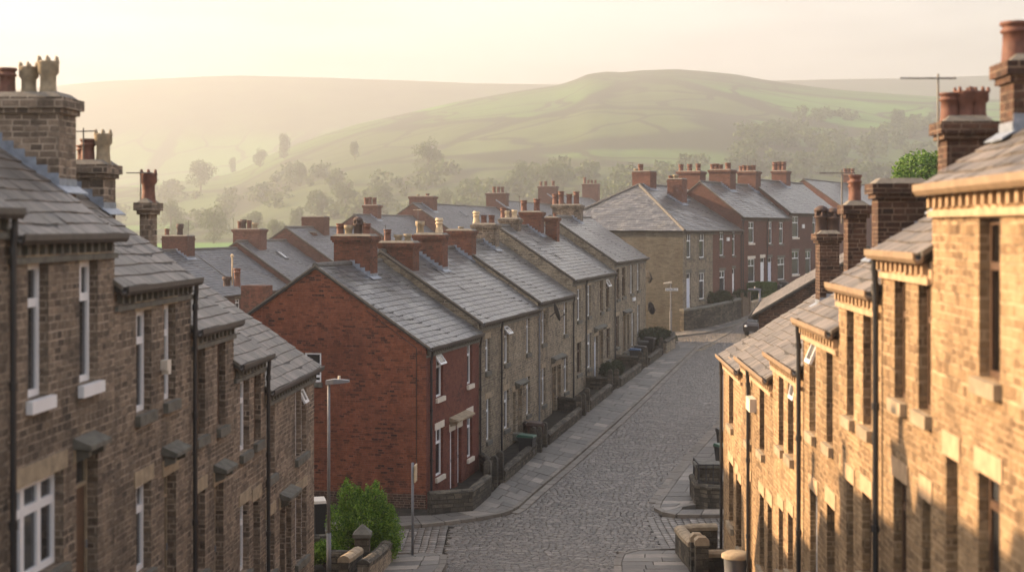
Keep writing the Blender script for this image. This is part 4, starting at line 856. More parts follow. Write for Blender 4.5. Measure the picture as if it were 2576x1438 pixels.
# channel stones beside the kerbs and across the junction
def channel(line, w, side_, nm='gutter_channel'):
    mb = MB(); P = [np.array(p) for p in line]
    for a, b_ in zip(P[:-1], P[1:]):
        L = np.linalg.norm(b_-a); n_ = max(1, round(L/.7)); t = (b_-a)/L; nn = np.array([t[1], -t[0]])*side_
        for i in range(n_): slab(mb, [tuple(a+t*L*i/n_), tuple(a+t*L*(i+1)/n_), tuple(a+t*L*(i+1)/n_+nn*w), tuple(a+t*L*i/n_+nn*w)], .045, .015)
    return st(mb.build(nm, M['kerb']))
ko = [p[1] for p in PM]; channel(ko[6:15], .3, 1); channel(kr[3:], .3, -1)
channel([hit(1752, 874), hit(1800, 850), hit(1850, 822), hit(1905, 790)], .4, 1)
mb = MB()
for off in (0, .22):
    L = [hit(*p) for p in ((1695, 872), (1720, 871), (1738, 873), (1748, 878))]
    for a, b_ in zip(L[:-1], L[1:]): mb.hexa([(x, y+off+dy, gz(x, y)+.05+dz) for dz in (0, .004) for (x, y), dy in ((a, 0), (b_, 0), (b_, .1), (a, .1))])
for i in range(6):
    a = hit(1750+i*8, 884-i*4); mb.hexa([(a[0]+dx, a[1]+dy, gz(*a)+.05+dz) for dz in (0, .004) for dx, dy in ((0, 0), (.5, .1), (.5, .2), (0, .1))])
st(mb.build('yellow_lines', M['yellow']))

# ---------------------------------------------------------------- garden walls, posts, bins
def garden_wall(line, label, h=.75, th=.28, mat='stone_garden', cap='stone_garden', group=None, name='garden_wall', step=1.0, lift=0):
    P = [line[0]]
    for a, b_ in zip(line[:-1], line[1:]):
        n_ = max(1, round(math.hypot(b_[0]-a[0], b_[1]-a[1])/step)); P += [(a[0]+(b_[0]-a[0])*i/n_, a[1]+(b_[1]-a[1])*i/n_) for i in range(1, n_+1)]
    o = P[0]; oz = gz(*o)-.2; e = empty(name, (o[0], o[1], oz)); tag(e, label, 'wall', group)
    def nrm(i):
        a, b_ = P[max(0, i-1)], P[min(len(P)-1, i+1)]; L = math.hypot(b_[0]-a[0], b_[1]-a[1]); return (-(b_[1]-a[1])/L, (b_[0]-a[0])/L)
    mb, cp = MB(), MB(); S = []
    for i, p in enumerate(P):
        n_ = nrm(i); z = gz(*p)-oz; S.append([(p[0]-o[0]+n_[0]*k*th/2, p[1]-o[1]+n_[1]*k*th/2, z) for k in (-1, 1)])
    def sec(i, k, z): (a, b_) = S[i]; return (a[0]+(b_[0]-a[0])*k, a[1]+(b_[1]-a[1])*k, a[2]+z)
    for i in range(len(P)-1):
        mb.hexa([sec(i, 0, -.25), sec(i, 1, -.25), sec(i+1, 1, -.25), sec(i+1, 0, -.25), sec(i, 0, h-.16), sec(i, 1, h-.16), sec(i+1, 1, h-.16), sec(i+1, 0, h-.16)])
        pr = [(-.1, h-.16), (-.1, h-.06), (.12, h), (.5, h+.03), (.88, h), (1.1, h-.06), (1.1, h-.16)]
        j = random.uniform(-.012, .012)
        for s in range(len(pr)):
            (k0, z0), (k1, z1) = pr[s], pr[(s+1) % len(pr)]; cp.face([sec(i, k0, z0+j), sec(i, k1, z1+j), sec(i+1, k1, z1+j), sec(i+1, k0, z0+j)])
        cp.face([sec(i, k, z+j) for k, z in pr]); cp.face([sec(i+1, k, z+j) for k, z in pr][::-1])
    mb.build('wall_body', M[mat], e); cp.build('coping', M[cap], e); return e
H_ = hit
gw = 'front garden walls of the middle terrace'
M1c = TM.pt(.05, -.16)
garden_wall([H_(1078, 1301), H_(1182, 1294), H_(1226, 1253)], 'low dark stone wall wrapping the corner of the red brick end house', .85, group=gw)
segs = [((1262, 1222), (1342, 1149), 'low stone garden wall with rounded coping by the green-lidded bin'), ((1374, 1126), (1456, 1057), 'low stone garden wall with a pale patch on its coping, before the dish house'), ((1480, 1038), (1532, 995), 'short stone garden wall in front of the twin doors halfway up the terrace'),
        ((1556, 979), (1608, 939), 'stone garden wall beside the mossy flat hedge up the terrace'), ((1628, 924), (1660, 899), 'stone garden wall in front of the blue-lidded bin')]
for a, b_, lb in segs: garden_wall([H_(*a), H_(*b_)], lb, .6, group=gw)
garden_wall([H_(1671, 893), H_(1694, 879), H_(1692, 868)], 'last stone garden wall turning the top corner of the middle terrace', .95, mat='stone_mid', group=gw)
def facade_foot(T, x, off=.05): return T.pt(T.u(x), -off)
for x, px, lb in [(1205, (1262, 1224), 'dark dividing wall between the red brick house and its stone neighbour'), (1315, (1374, 1127), 'dark dividing wall in front of the pale stone house'), (1400, (1480, 1039), 'dark dividing wall before the doors with the stone canopy'), (1471, (1556, 980), 'dark dividing wall below the grey front door'), (1545, (1628, 925), 'dark dividing wall by the black bins near the top')]:
    garden_wall([facade_foot(TM, x, .12), H_(*px)], lb, .62, .22, group='dividing garden walls')
post = MB(); pr = [(-.13, -.3), (.13, -.3), (.13, 1.02)]+[(.13*math.cos(t), 1.02+.12*math.sin(t)) for t in np.linspace(.3, math.pi-.3, 7)]+[(-.13, 1.02)]
for k in range(len(pr)): a, b_ = pr[k], pr[(k+1) % len(pr)]; post.face([(a[0], -.11, a[1]), (b_[0], -.11, b_[1]), (b_[0], .11, b_[1]), (a[0], .11, a[1])])
post.face([(a, -.11, c) for a, c in pr]); post.face([(a, .11, c) for a, c in pr][::-1])
P0 = post.build('gate_post', M['stone_garden']); first = True
posts = [((1227, 1247), 'lowest of three rounded gate posts by the red brick end house'), ((1243, 1234), 'middle of three rounded gate posts by the red brick end house'), ((1258, 1222), 'upper of three rounded gate posts by the red brick end house'),
         ((1342, 1147), 'short rounded gate post nearest the brown bin'), ((1355, 1143), 'tall rounded gate post right of the brown bin'), ((1369, 1130), 'rounded gate post above the brown bin, third of its group'),
         ((1456, 1055), 'lowest gate post of the group beside the dish house'), ((1467, 1050), 'middle gate post of the group beside the dish house'), ((1477, 1041), 'upper gate post of the group beside the dish house'),
         ((1535, 992), 'lower gate post of the pair before the mossy hedge'), ((1551, 982), 'upper gate post of the pair before the mossy hedge'), ((1611, 936), 'lower gate post of the pair below the blue-lidded bin'), ((1624, 927), 'upper gate post of the pair below the blue-lidded bin'), ((1663, 897), 'gate post beside the top garden wall end')]
for (p, lb) in posts:
    o = P0 if first else P0.copy()
    if not first: C.objects.link(o)
    first = False; x, y = H_(*p); o.location = (x, y, gz(x, y)); o.rotation_euler = (0, 0, -.22+random.uniform(-.08, .08)+1.57*0); o.scale = (1, 1, random.uniform(1.02, 1.2)); tag(o, lb, 'gate post', 'rounded stone gate posts up the street')
def wheelie(loc, rz, lid, body, label, group='wheeled refuse bins', s=1.0):
    e = empty('wheelie_bin', (loc[0], loc[1], loc[2] if len(loc) > 2 else gz(*loc)), rz); tag(e, label, 'bin', group); e.scale = (s, s, s)
    mb = MB(); mb.hexa([(-.22, -.25, .06), (.22, -.25, .06), (.22, .22, .06), (-.22, .22, .06), (-.28, -.33, .95), (.28, -.33, .95), (.28, .33, .95), (-.28, .33, .95)]); mb.box((-.3, -.35, .9), (.3, .35, .955)); mb.build('body', M[body], e)
    lm = MB(); lm.hexa([(-.31, -.37, .962), (.31, -.37, .962), (.31, .36, .962), (-.31, .36, .962), (-.29, -.34, 1.02), (.29, -.34, 1.02), (.29, .3, 1.07), (-.29, .3, 1.07)]); lm.tube([(-.22, .4, .99), (.22, .4, .99)], .02, 6); lm.build('lid', M[lid], e)
    for x in (-.25, .25): w = MB(); w.tube([(x-.03, .25, .1), (x+.03, .25, .1)], .1, 12); w.build('wheel', M['rubber'], e)
    return e
def front(x, off): p = TM.pt(TM.u(x), -off); return (p[0], p[1])
wheelie(front(1236, 1.5), 1.3, 'bin_green', 'bin_black', 'wheelie bin with a bright green lid behind the low garden wall')
wheelie(front(1272, 1.35), 1.4, 'bin_brown', 'bin_brown', 'large dark brown wheelie bin between stone gate posts', s=1.1)
wheelie(front(1546, 1.3), 1.4, 'bin_blue', 'bin_black', 'wheelie bin with a blue lid near the top of the middle terrace')
wheelie(front(1556, 1.4), 1.3, 'bin_black', 'bin_black', 'black wheelie bin right beside the blue-lidded bin')
wheelie(front(1571, 1.2), 1.5, 'bin_black', 'bin_black', 'black wheelie bin behind the blue-lidded bin', s=1.05)
wheelie(front(1586, 1.3), 1.2, 'bin_black', 'bin_black', 'farthest black wheelie bin below the top corner hedge')
p = H_(1806, 1183); wheelie((p[0]+.25, p[1]), .4, 'bin_green', 'bin_black', 'green-lidded wheelie bin behind the railings across the right side street')
p = H_(1812, 1175); wheelie((p[0]+.6, p[1]+3.0), .2, 'bin_black', 'bin_black', 'black wheelie bin at the edge of the right terrace corner')
# right corner gardens
p = H_(1757, 1281); q = (p[0]+.1, p[1]+2.2)
garden_wall([(p[0]+1.6, p[1]-.15), (p[0]+.35, p[1]), (p[0]+.05, p[1]+.4), q], 'mossy curved stone wall across the right side street', .85, .3, mat='stone_garden')
mb = MB(); e = empty('railing', (p[0]+.05, p[1]+.5, gz(*p)+.8)); tag(e, 'small black iron railing on top of the mossy curved wall', 'railing')
for i in range(6): mb.tube([(.02, i*.3, 0), (.02, i*.3, .75)], .02, 5)
for i in range(5): mb.tube([(i*.25, -.25, 0), (i*.25, -.25, .75)], .02, 5)
mb.tube([(1.1, -.25, .72), (.02, -.25, .72), (.02, 1.5, .72)], .025, 5); mb.tube([(1.1, -.25, .1), (.02, -.25, .1), (.02, 1.5, .1)], .025, 5); mb.build('bars', M['blackiron'], e)
e = empty('planter', (p[0]+.5, p[1]+1.1, gz(*p))); tag(e, 'dark square stone block with a flat slab top beside the railing', 'pier'); mb = MB(); mb.box((-.45, -.4, -.1), (.35, .4, 1.35)); mb.build('block', M['stone_garden'], e); mb = MB(); mb.box((-.52, -.47, 1.353), (.42, .47, 1.46)); mb.build('slab', M['trim_dark'], e)
garden_wall([(5.0, 41.4), (4.98, 44.7), (5.3, 45.0), (6.1, 45.1)], 'curved low stone wall round the front garden at the right street corner', .9, .3, mat='stone_garden', cap='trim')
for (x, y, lb) in ((5.0, 40.9, 'thick rounded gate post nearest the curved wall at bottom right'), (5.02, 40.0, 'thick rounded gate post nearest the bottom edge at right')):
    mb = MB(); e = empty('stone_gate_post', (x, y, gz(x, y))); tag(e, lb, 'gate post', 'thick gate posts at bottom right')
    mb.box((-.17, -.14, -.3), (.17, .14, .95)); mb.build('shaft', M['stone_garden'], e)
    c = MB(); prf = [(-.19, .952), (-.19, 1.08), (-.1, 1.17), (.1, 1.17), (.19, 1.08), (.19, .952)]
    for i in range(6): a, b_ = prf[i], prf[(i+1) % 6]; c.face([(a[0], -.16, a[1]), (a[0], .16, a[1]), (b_[0], .16, b_[1]), (b_[0], -.16, b_[1])])
    c.face([(a[0], -.16, a[1]) for a in prf]); c.face([(a[0], .16, a[1]) for a in prf][::-1]); c.build('cap', M['trim'], e)
garden_wall([(5.1, 40.5), (6.0, 40.6)], 'straight low wall crossing the right corner garden', .75, .25, cap='trim')
e = empty('dustbin', (5.5, 37.0, gz(5.5, 37.0)-.05)); tag(e, 'pale grey round dustbin with a pinkish cover at the bottom edge on the right', 'dustbin')
mb = MB(); mb.lathe((0, 0, 0), [(.27, 0), (.31, .9), (.33, .92), (.33, .97)], 20); mb.build('drum', M['galv'], e, True); mb = MB(); mb.lathe((0, 0, .975), [(.37, -.05), (.37, .03), (.28, .08), (.1, .1)], 20); mb.build('lid', M['trim'], e, True)
# left corner garden
garden_wall([(-3.75, 38), (-3.62, 41.3), (-3.52, 44.1), (-3.9, 44.3), (-8, 44.0)], 'stone garden wall at the bottom left street corner', .72, .28, mat='stone_mid', cap='stone_garden')
e = empty('gate_pier', (-4.12, 41.6, gz(-4, 41.6))); tag(e, 'square stone gate pier with a pointed cap at the bottom left corner garden', 'gate pier')
mb = MB(); mb.box((-.2, -.2, -.2), (.2, .2, 1.0)); mb.build('shaft', M['stone_garden'], e); mb = MB(); mb.box((-.25, -.25, 1.003), (.25, .25, 1.1)); k = [(-.25, -.25, 1.1), (.25, -.25, 1.1), (.25, .25, 1.1), (-.25, .25, 1.1)]
for i in range(4): mb.face([k[i], k[(i+1) % 4], (0, 0, 1.36)])
mb.build('cap', M['trim_dark'], e)
garden_wall([(-5.0, 41.7), (-4.4, 41.65)], 'short dark wall joining the pointed gate pier to the left terrace', .6, .24)
garden_wall([(-4.2, 41.2), (-4.35, 39.0)], 'sloping dark garden wall in front of the pointed gate pier', .75, .26, cap='trim')
x, y, _ = at(803, 1300, 46.5); wheelie((x, y), .3, 'cream', 'bin_black', 'tall slim dark bin with a pale lid beside the near left terrace end').scale = (.62, .62, 1.4)
# retaining wall of the far terrace
rw = [(12.85, 114.4), (14.6, 116.2), (16.4, 118.9), (18.4, 122.4)]
garden_wall(rw, 'tall mossy retaining wall below the corner stone house', 1.75, .4, mat='stone_garden', cap='trim_dark')
garden_wall([(19.6, 124.6), (22.5, 129.5), (25.5, 134.5)], 'lower stone wall in front of the far red brick houses', 1.2, .35, mat='stone_mid', cap='trim')
gm = MB(); q = rw+[TF.pt(14, -.02), TF.pt(0, -.02)]; k = len(q); tz = [gz(*p_)+1.55 for p_ in rw]+[-5.7, -6.25]
gm.face([(p_[0], p_[1], z) for p_, z in zip(q, tz)]); gm.face([(p_[0], p_[1], -9) for p_ in q][::-1])
for i in range(k): a, b_ = i, (i+1) % k; gm.face([(*q[a], -9), (*q[b_], -9), (*q[b_], tz[b_]), (*q[a], tz[a])])
st(gm.build('terrace_bank', M['soil']))
e = empty('timber_gate', (18.75, 123.1, gz(18.7, 123)), 1.05); tag(e, 'narrow weathered timber gate between the two far garden walls', 'gate')
for xx in (-.1, 1.5): mb = MB(); mb.box((xx, -.1, -.2), (xx+.2, .1, 2.1)); mb.build('post', M['wood'], e)
mb = MB(); [mb.box((.14+i*.19, -.03, .1), (.30+i*.19, .03, 1.7+.05*math.sin(i))) for i in range(7)]; mb.box((.14, .031, .4), (1.47, .06, .52)); mb.box((.14, .031, 1.3), (1.47, .06, 1.42)); mb.build('boards', M['wood'], e)
for i, (px, Y, lb) in enumerate([(1955, 131, 'black wheelie bin right of the clipped green hedge'), (1972, 133, 'black wheelie bin under the far red house window')]): wheelie((*at(px, 712, Y)[:2], gz(0, Y)+.9), 1.1, 'bin_black', 'bin_black', lb)

# ---------------------------------------------------------------- lamps, signs, car
def lamp(px, ytop, Y, label, arm, head=.7, r=.05):
    x, y, z = at(px, ytop, Y); g = gz(x, y); e = empty('street_lamp', (x, y, g)); tag(e, label, 'street lamp', 'grey street lamps'); h = z-g
    mb = MB(); mb.tube([(0, 0, -.1), (0, 0, 1.2)], r*1.45, 12); mb.tube([(0, 0, 1.2), (0, 0, h)], [r, r*.85], 12); mb.build('column', M['galv'], e, True)
    mb = MB(); s = arm
    mb.hexa([(-.08*s, -.06, h-.1), (.14*s, -.13, h-.07), (.14*s, .13, h-.07), (-.08*s, .06, h-.1), (-.08*s, -.06, h+.02), (.14*s, -.13, h+.06), (.14*s, .13, h+.06), (-.08*s, .06, h+.02)])
    mb.hexa([(.14*s, -.13, h-.07), (head*s, -.1, h-.03), (head*s, .1, h-.03), (.14*s, .13, h-.07), (.14*s, -.13, h+.06), (head*s, -.09, h+.03), (head*s, .09, h+.03), (.14*s, .13, h+.06)])
    hd = mb.build('lamp_head', M['galv'], e); mb = MB(); mb.tube([(.28*s, 0, h+.05), (.28*s, 0, h+.14)], .035, 8); mb.build('photocell', M['cream'], hd)
lamp(827, 958, 40.6, 'tall grey street lamp in front of the red brick gable', 1, .55, .045)
lamp(1911, 727, 86, 'pale street lamp above the dark brick verge on the right', -1, .65, .07)
x, y = H_(1686, 838); e = empty('street_lamp', (x, y, gz(x, y))); tag(e, 'slim street lamp with a street name plate by the corner stone wall', 'street lamp'); z = (HY-712)/F*y-gz(x, y)
mb = MB(); mb.tube([(0, -.3, -.1), (0, -.3, 1.7)], .08, 8); mb.tube([(0, -.3, 1.7), (0, -.3, z)], .045, 8); mb.build('column', M['galv'], e)
mb = MB(); mb.hexa([(-.55, -.4, z-.02), (.1, -.4, z-.02), (.1, -.2, z-.02), (-.55, -.2, z-.02), (-.5, -.38, z+.05), (.08, -.42, z+.13), (.08, -.18, z+.13), (-.5, -.22, z+.05)]); mb.build('lamp_head', M['cream'], e)
mb = MB(); mb.box((-.4, -.38, z-.55), (.55, -.35, z-.37)); pl = mb.build('name_plate', M['white'], e); mb = MB()
xx = -.35
while xx < .48: w = random.uniform(.025, .06); mb.box((xx, -.386, z-.51), (xx+w, -.381, z-.51+random.choice((.07, .1)))); xx += w+.025
mb.build('lettering', M['bin_black'], pl)
x, y = H_(1038, 1405); e = empty('sign_post', (x, y, gz(x, y)+.1)); tag(e, 'thin grey sign post with a small edge-on sign at the left street corner', 'sign'); z = (HY-1163)/F*y-gz(x, y)-.1
mb = MB(); mb.tube([(0, 0, -.2), (0, 0, z)], .04, 10); mb.build('post', M['galv'], e, True)
mb = MB(); mb.hexa([(.05+dx*.04+a*.03, dy*.22+a*0+.02, zz) for zz in (z-.55, z-.06) for dx, dy, a in ((0, -1, 0), (1, -1, 0), (1, 1, 1), (0, 1, 1))]); mb.build('plate', M['buff'], e)
def tree_far(*a): pass
e = empty('parked_car', (18.55, 112.5, gz(18.5, 112.5)+.03), 1.15); tag(e, 'dark parked car half hidden behind the right terrace roof', 'car')
mb = MB(); prof_c = [(-2.0, .35), (-2.05, .75), (-1.9, .92), (-1.2, 1.0), (-.6, 1.42), (.7, 1.45), (1.4, 1.05), (2.0, .95), (2.1, .6), (2.05, .3)]
for k in range(len(prof_c)-1):
    a, b_ = prof_c[k], prof_c[k+1]; ya = .82 if a[1] < 1.1 else .66; yb = .82 if b_[1] < 1.1 else .66
    mb.face([(a[0], -ya, a[1]), (b_[0], -yb, b_[1]), (b_[0], yb, b_[1]), (a[0], ya, a[1])])
for s in (-1, 1): mb.face([(a[0], s*(.82 if a[1] < 1.1 else .66), a[1]) for a in prof_c][::s])
mb.build('body', M['carpaint'], e)
g = MB()
for s in (-1, 1): g.face([(-1.05, s*.83, 1.02), (-.5, s*.7, 1.36), (.6, s*.7, 1.38), (1.2, s*.83, 1.04)][::s])
g.face([(-1.25, -.68, 1.03), (-1.25, .68, 1.03), (-.66, .58, 1.4), (-.66, -.58, 1.4)]); g.face([(1.36, .68, 1.1), (1.36, -.68, 1.1), (.78, -.58, 1.43), (.78, .58, 1.43)]); g.build('windows', M['glass'], e)
for xx in (-1.3, 1.3):
    for s in (-1, 1): w = MB(); w.tube([(xx, s*.62, .31), (xx, s*.84, .31)], .31, 16); w = w.build('wheel', M['rubber'], e); r_ = MB(); r_.tube([(xx, s*.842, .31), (xx, s*.85, .31)], .19, 12); r_.build('rim', M['galv'], w)
for s in (-1, 1): w = MB(); w.lathe((-2.0, s*.6, .68), [(.1, 0), (.12, .06), (.08, .12)], 10); w.build('headlight', M['white'], e)

# ---------------------------------------------------------------- vegetation
def leaves(n, lobes, size, up=.3):
    """leaf quads scattered through the shells of several lobes: (cx, cy, cz, rx, ry, rz)"""
    lobes = np.array(lobes); wts = lobes[:, 3]*lobes[:, 5]; pick = rng.choice(len(lobes), n, p=wts/wts.sum())
    d = rng.normal(size=(n, 3)); d /= np.linalg.norm(d, axis=1)[:, None]; r = rng.uniform(.35, 1, n)**.5*rng.uniform(.85, 1.12, n)
    c = lobes[pick, :3]+d*lobes[pick, 3:]*r[:, None]
    a = rng.normal(size=(n, 3)); a /= np.linalg.norm(a, axis=1)[:, None]; b_ = np.cross(a, d+rng.normal(size=(n, 3))*.6); b_ /= np.linalg.norm(b_, axis=1)[:, None]+1e-6
    s = rng.uniform(.6, 1.3, n)[:, None]*size
    return np.stack([c-a*s*.5, c+b_*s*.32, c+a*s*.5, c-b_*s*.32], 1)
def lobeset(k, R, Hh, z0, seed):
    r = np.random.default_rng(seed); L = []
    for i in range(k):
        t = r.uniform(0, 6.28); q_ = r.uniform(0, .62)**.6; zz = r.uniform(.15, .85); e_ = math.sin(math.pi*min(1, zz*.9+.08))
        L.append((R*q_*math.cos(t)*e_, R*q_*math.sin(t)*e_, z0+Hh*zz, R*r.uniform(.25, .45), R*r.uniform(.25, .45), Hh*r.uniform(.12, .24)))
    return L
crowns = []
for i, (R, Hh) in enumerate(((.5, .82), (.34, .85), (.55, .7), (.42, .8))):
    crowns.append(npmesh('crown', leaves(2600, lobeset(20, R, Hh+.1, .04, i+1), .05), [(0, 1, 2, 3)], M['leaf_tree']))
tk = MB(); tk.tube([(0, 0, -.02), (.005, 0, .2), (-.01, .01, .45), (.01, 0, .7)], [.03, .024, .017, .006], 8)
for a in range(5): t = a*1.3; tk.tube([(0, 0, .25+.07*a), (.12*math.cos(t), .12*math.sin(t), .4+.07*a), (.22*math.cos(t), .22*math.sin(t), .5+.08*a)], [.012, .008, .003], 6)
tk0 = tk.build('trunk', M['bark']); trunk_me = tk0.data; bpy.data.objects.remove(tk0)
def tree(px, ytop, wpx, ybase, kind, label, group='hazy valley trees'):
    x, y = hit(px, ybase, 200, 1390); g = gz(x, y); s = y/F; h = (ybase-ytop)*s; e = empty('tree', (x, y, g-.02*h), random.uniform(0, 6)); tag(e, label, 'tree', group)
    R = (.5, .34, .55, .42)[kind]; w = wpx*s/2/R*.92; e.scale = (w, w, h*1.05)
    mobj('crown', crowns[kind], e); mobj('trunk', trunk_me, e)
for a in [(505, 394, 95, 484, 0, 'big round hazy tree rising left of the meadow slope'), (538, 502, 115, 611, 2, 'broad sunlit tree nearest behind the back street roofs'), (452, 535, 90, 620, 2, 'hazy rounded tree right of the single-pot stone chimney'), (430, 486, 100, 581, 2, 'faint wide tree beyond the single-pot stone chimney'), (640, 525, 70, 591, 0, 'hazy tree above the second back street stack'), (690, 545, 85, 625, 0, 'bright tree behind the back street skylights'),
          (755, 405, 40, 469, 1, 'tall narrow hazy tree on the meadow edge'), (893, 350, 34, 404, 0, 'small dark lone tree high on the green slope'), (1078, 338, 105, 437, 2, 'wide domed tree on the green slope above the centre'), (585, 375, 26, 416, 1, 'slim faint tree on the far left slope'), (715, 332, 42, 399, 1, 'upright faint tree by the left foot of the hill'),
          (655, 365, 50, 420, 2, 'low faint tree clump on the left foot of the hill'), (2255, 268, 55, 328, 0, 'dark tree on the right hillside beside the aerial'), (2290, 300, 45, 349, 2, 'smaller tree lower right of the hillside tree by the aerial'), (800, 470, 85, 550, 0, 'hazy broad tree above the potless brick stack'), (870, 440, 100, 535, 2, 'misty tree group member above the three-pot back stack'), (965, 452, 90, 537, 0, 'misty rounded tree left of the wide low stack'),
          (1120, 458, 90, 543, 2, 'misty tree above the long pale back roof'), (745, 520, 60, 586, 3, 'hazy upright tree left of the potless brick stack'), (1310, 395, 90, 480, 2, 'hazy tree on the left edge of the central wood'), (1390, 385, 110, 489, 2, 'hazy big tree in the middle of the central wood')]: tree(*a)
# woods
base = [crown_lobes for crown_lobes in (leaves(150, lobeset(10, .5, .85, 0, 40+i), .17) for i in range(5))]
W = []
def wood(n_, x0, x1, y0, y1, size, dens=1):
    k = 0; tries = 0
    while k < n_ and tries < n_*8:
        tries += 1
        px, py = random.uniform(x0, x1), random.uniform(y0, y1)
        if math.sin(px*.021+py*.05)+math.sin(px*.009-py*.083+1) < dens: continue
        X, Y = hit(px, py, 320, 1390)
        if Y > 1350: continue
        s = random.uniform(.7, 1.3)*size; a = random.uniform(0, 6.3); ca, sa = math.cos(a), math.sin(a); q_ = base[k % 5]
        W.append(np.stack([X+(q_[..., 0]*ca-q_[..., 1]*sa)*s*1.15, Y+(q_[..., 0]*sa+q_[..., 1]*ca)*s*1.15, gz(X, Y)-.06*s+q_[..., 2]*s], 2)); k += 1
wood(150, 1850, 2480, 330, 480, 11, -.3); wood(60, 1900, 2450, 290, 370, 9, .5); wood(45, 1230, 1780, 415, 500, 10, .4); wood(75, 380, 1250, 440, 560, 11, .1); wood(30, 1150, 1900, 455, 520, 11, .1); wood(30, 150, 640, 500, 580, 10, .3)
o = mobj('woodland', npmesh('woodland', np.concatenate(W), [(0, 1, 2, 3)], M['leaf_tree'])); tag(o, 'misty woods and hedgerows spread over the valley slopes', 'woodland', None, 'stuff')
# nearer plants
def shrub(name, loc, lobes, n_, size, mat, label, cat, stems=True, group=None):
    e = empty(name, loc); tag(e, label, cat, group); mobj('foliage', npmesh('foliage', leaves(n_, lobes, size), [(0, 1, 2, 3)], M[mat]), e)
    if stems:
        mb = MB(); [mb.tube([(0.05*i, 0, -.1), (lobes[i % len(lobes)][0]*.5, lobes[i % len(lobes)][1]*.5, lobes[i % len(lobes)][2]*.5), lobes[i % len(lobes)][:3]], [.03, .02, .008], 5) for i in range(5)]; mb.build('stems', M['bark'], e)
x, y = -4.45, 43.0
g = gz(x, y)
shrub('garden_bush', at(915, 1390, 43.2)[:2]+(g,), [(-.6, 0, 1.15, .5, .6, .62), (.05, 0, 1.3, .75, .7, .8), (.7, 0, .8, .45, .5, .6), (.6, .1, 1.0, .45, .5, .7), (.3, 0, 1.75, .42, .4, .5), (-.4, 0, 1.9, .36, .35, .45), (-.05, .1, 1.6, .4, .4, .45), (-.2, .2, .6, .8, .6, .6), (.55, 0, .45, .5, .5, .45), (.35, 0, 2.2, .12, .14, .22), (-.5, 0, 2.25, .1, .12, .25), (.75, 0, 1.5, .15, .2, .25), (-.15, 0, 2.05, .1, .12, .2), (-.95, 0, 1.5, .12, .2, .25), (.1, 0, 2.0, .09, .1, .28)], 26000, .062, 'leaf', 'large bright green bush against the red brick gable', 'bush')
shrub('garden_bush', at(822, 1370, 42.6)[:2]+(g,), [(0, 0, .5, .4, .4, .35), (-.35, .1, .4, .35, .35, .3), (.3, 0, .35, .3, .3, .3)], 5000, .065, 'leaf', 'smaller green bush between the lamp post and left terrace', 'bush')
shrub('hedge', (at(1655, 850, 105.5)[0], 105.5, gz(10, 105.5)), [(-.6, 0, .6, .9, .8, .65), (.5, 0, .5, .9, .8, .6), (0, .8, .7, 1, .8, .6)], 6000, .14, 'leaf_dark', 'dark rounded hedge at the top corner of the middle terrace', 'hedge', False)
shrub('hedge', (at(1560, 935, 90)[0]-.4, 88, gz(6, 88)), [(-.5, -.6, .55, .5, .7, .5), (.1, .8, .55, .5, .8, .5)], 5000, .1, 'leaf_dark', 'flat-topped mossy hedge in a middle terrace garden', 'hedge', False)
bx = at(1913, 745, 129.5)
V = rng.uniform(-1, 1, (9000, 3)); ax = rng.integers(0, 3, 9000); V[np.arange(9000), ax] = np.sign(V[np.arange(9000), ax])*rng.uniform(.82, 1.04, 9000); V *= np.array([1.25, .9, .72])
a = rng.normal(size=V.shape)*.07; b_ = rng.normal(size=V.shape)*.05
e = empty('hedge', (bx[0], bx[1], gz(bx[0], bx[1])+.5), .9); tag(e, 'bright clipped box hedge in front of the far red brick houses', 'hedge'); mobj('foliage', npmesh('foliage', np.stack([V-a, V+b_, V+a, V-b_], 1)+np.array([0, 0, 1.0]), [(0, 1, 2, 3)], M['leaf_hedge']), e)
shrub('garden_bush', (at(1862, 750, 126)[0], 126, gz(18, 126)+.4), [(0, 0, .9, 1.0, .8, .8), (.5, 0, .6, .7, .7, .6)], 5000, .13, 'leaf_dark', 'dark rounded bush left of the clipped bright hedge', 'bush', False)
shrub('garden_bush', (at(1808, 770, 120.5)[0]-.2, 120.5, -6.3), [(-.6, 0, .5, .9, .7, .7), (.5, .2, .6, .9, .7, .7)], 6000, .13, 'leaf_dark', 'dark shrub on the bank above the mossy retaining wall', 'bush', False)
shrub('garden_plants', (5.5, 43.6, gz(5.5, 43.6)), [(0, 0, .15, .35, .8, .2), (-.2, .6, .1, .3, .4, .15), (.25, -.4, .1, .25, .4, .16)], 3500, .09, 'grass', 'low green weeds in the right corner garden', 'plants', False)
e = empty('planter', (5.95, 43.0, gz(5.9, 43))); tag(e, 'small pale bowl planter in the right corner garden', 'planter'); mb = MB(); mb.lathe((0, 0, 0), [(.12, 0), (.1, .08), (.22, .25), (.25, .28), (.2, .26)], 14); mb.build('bowl', M['mortar'], e, True)
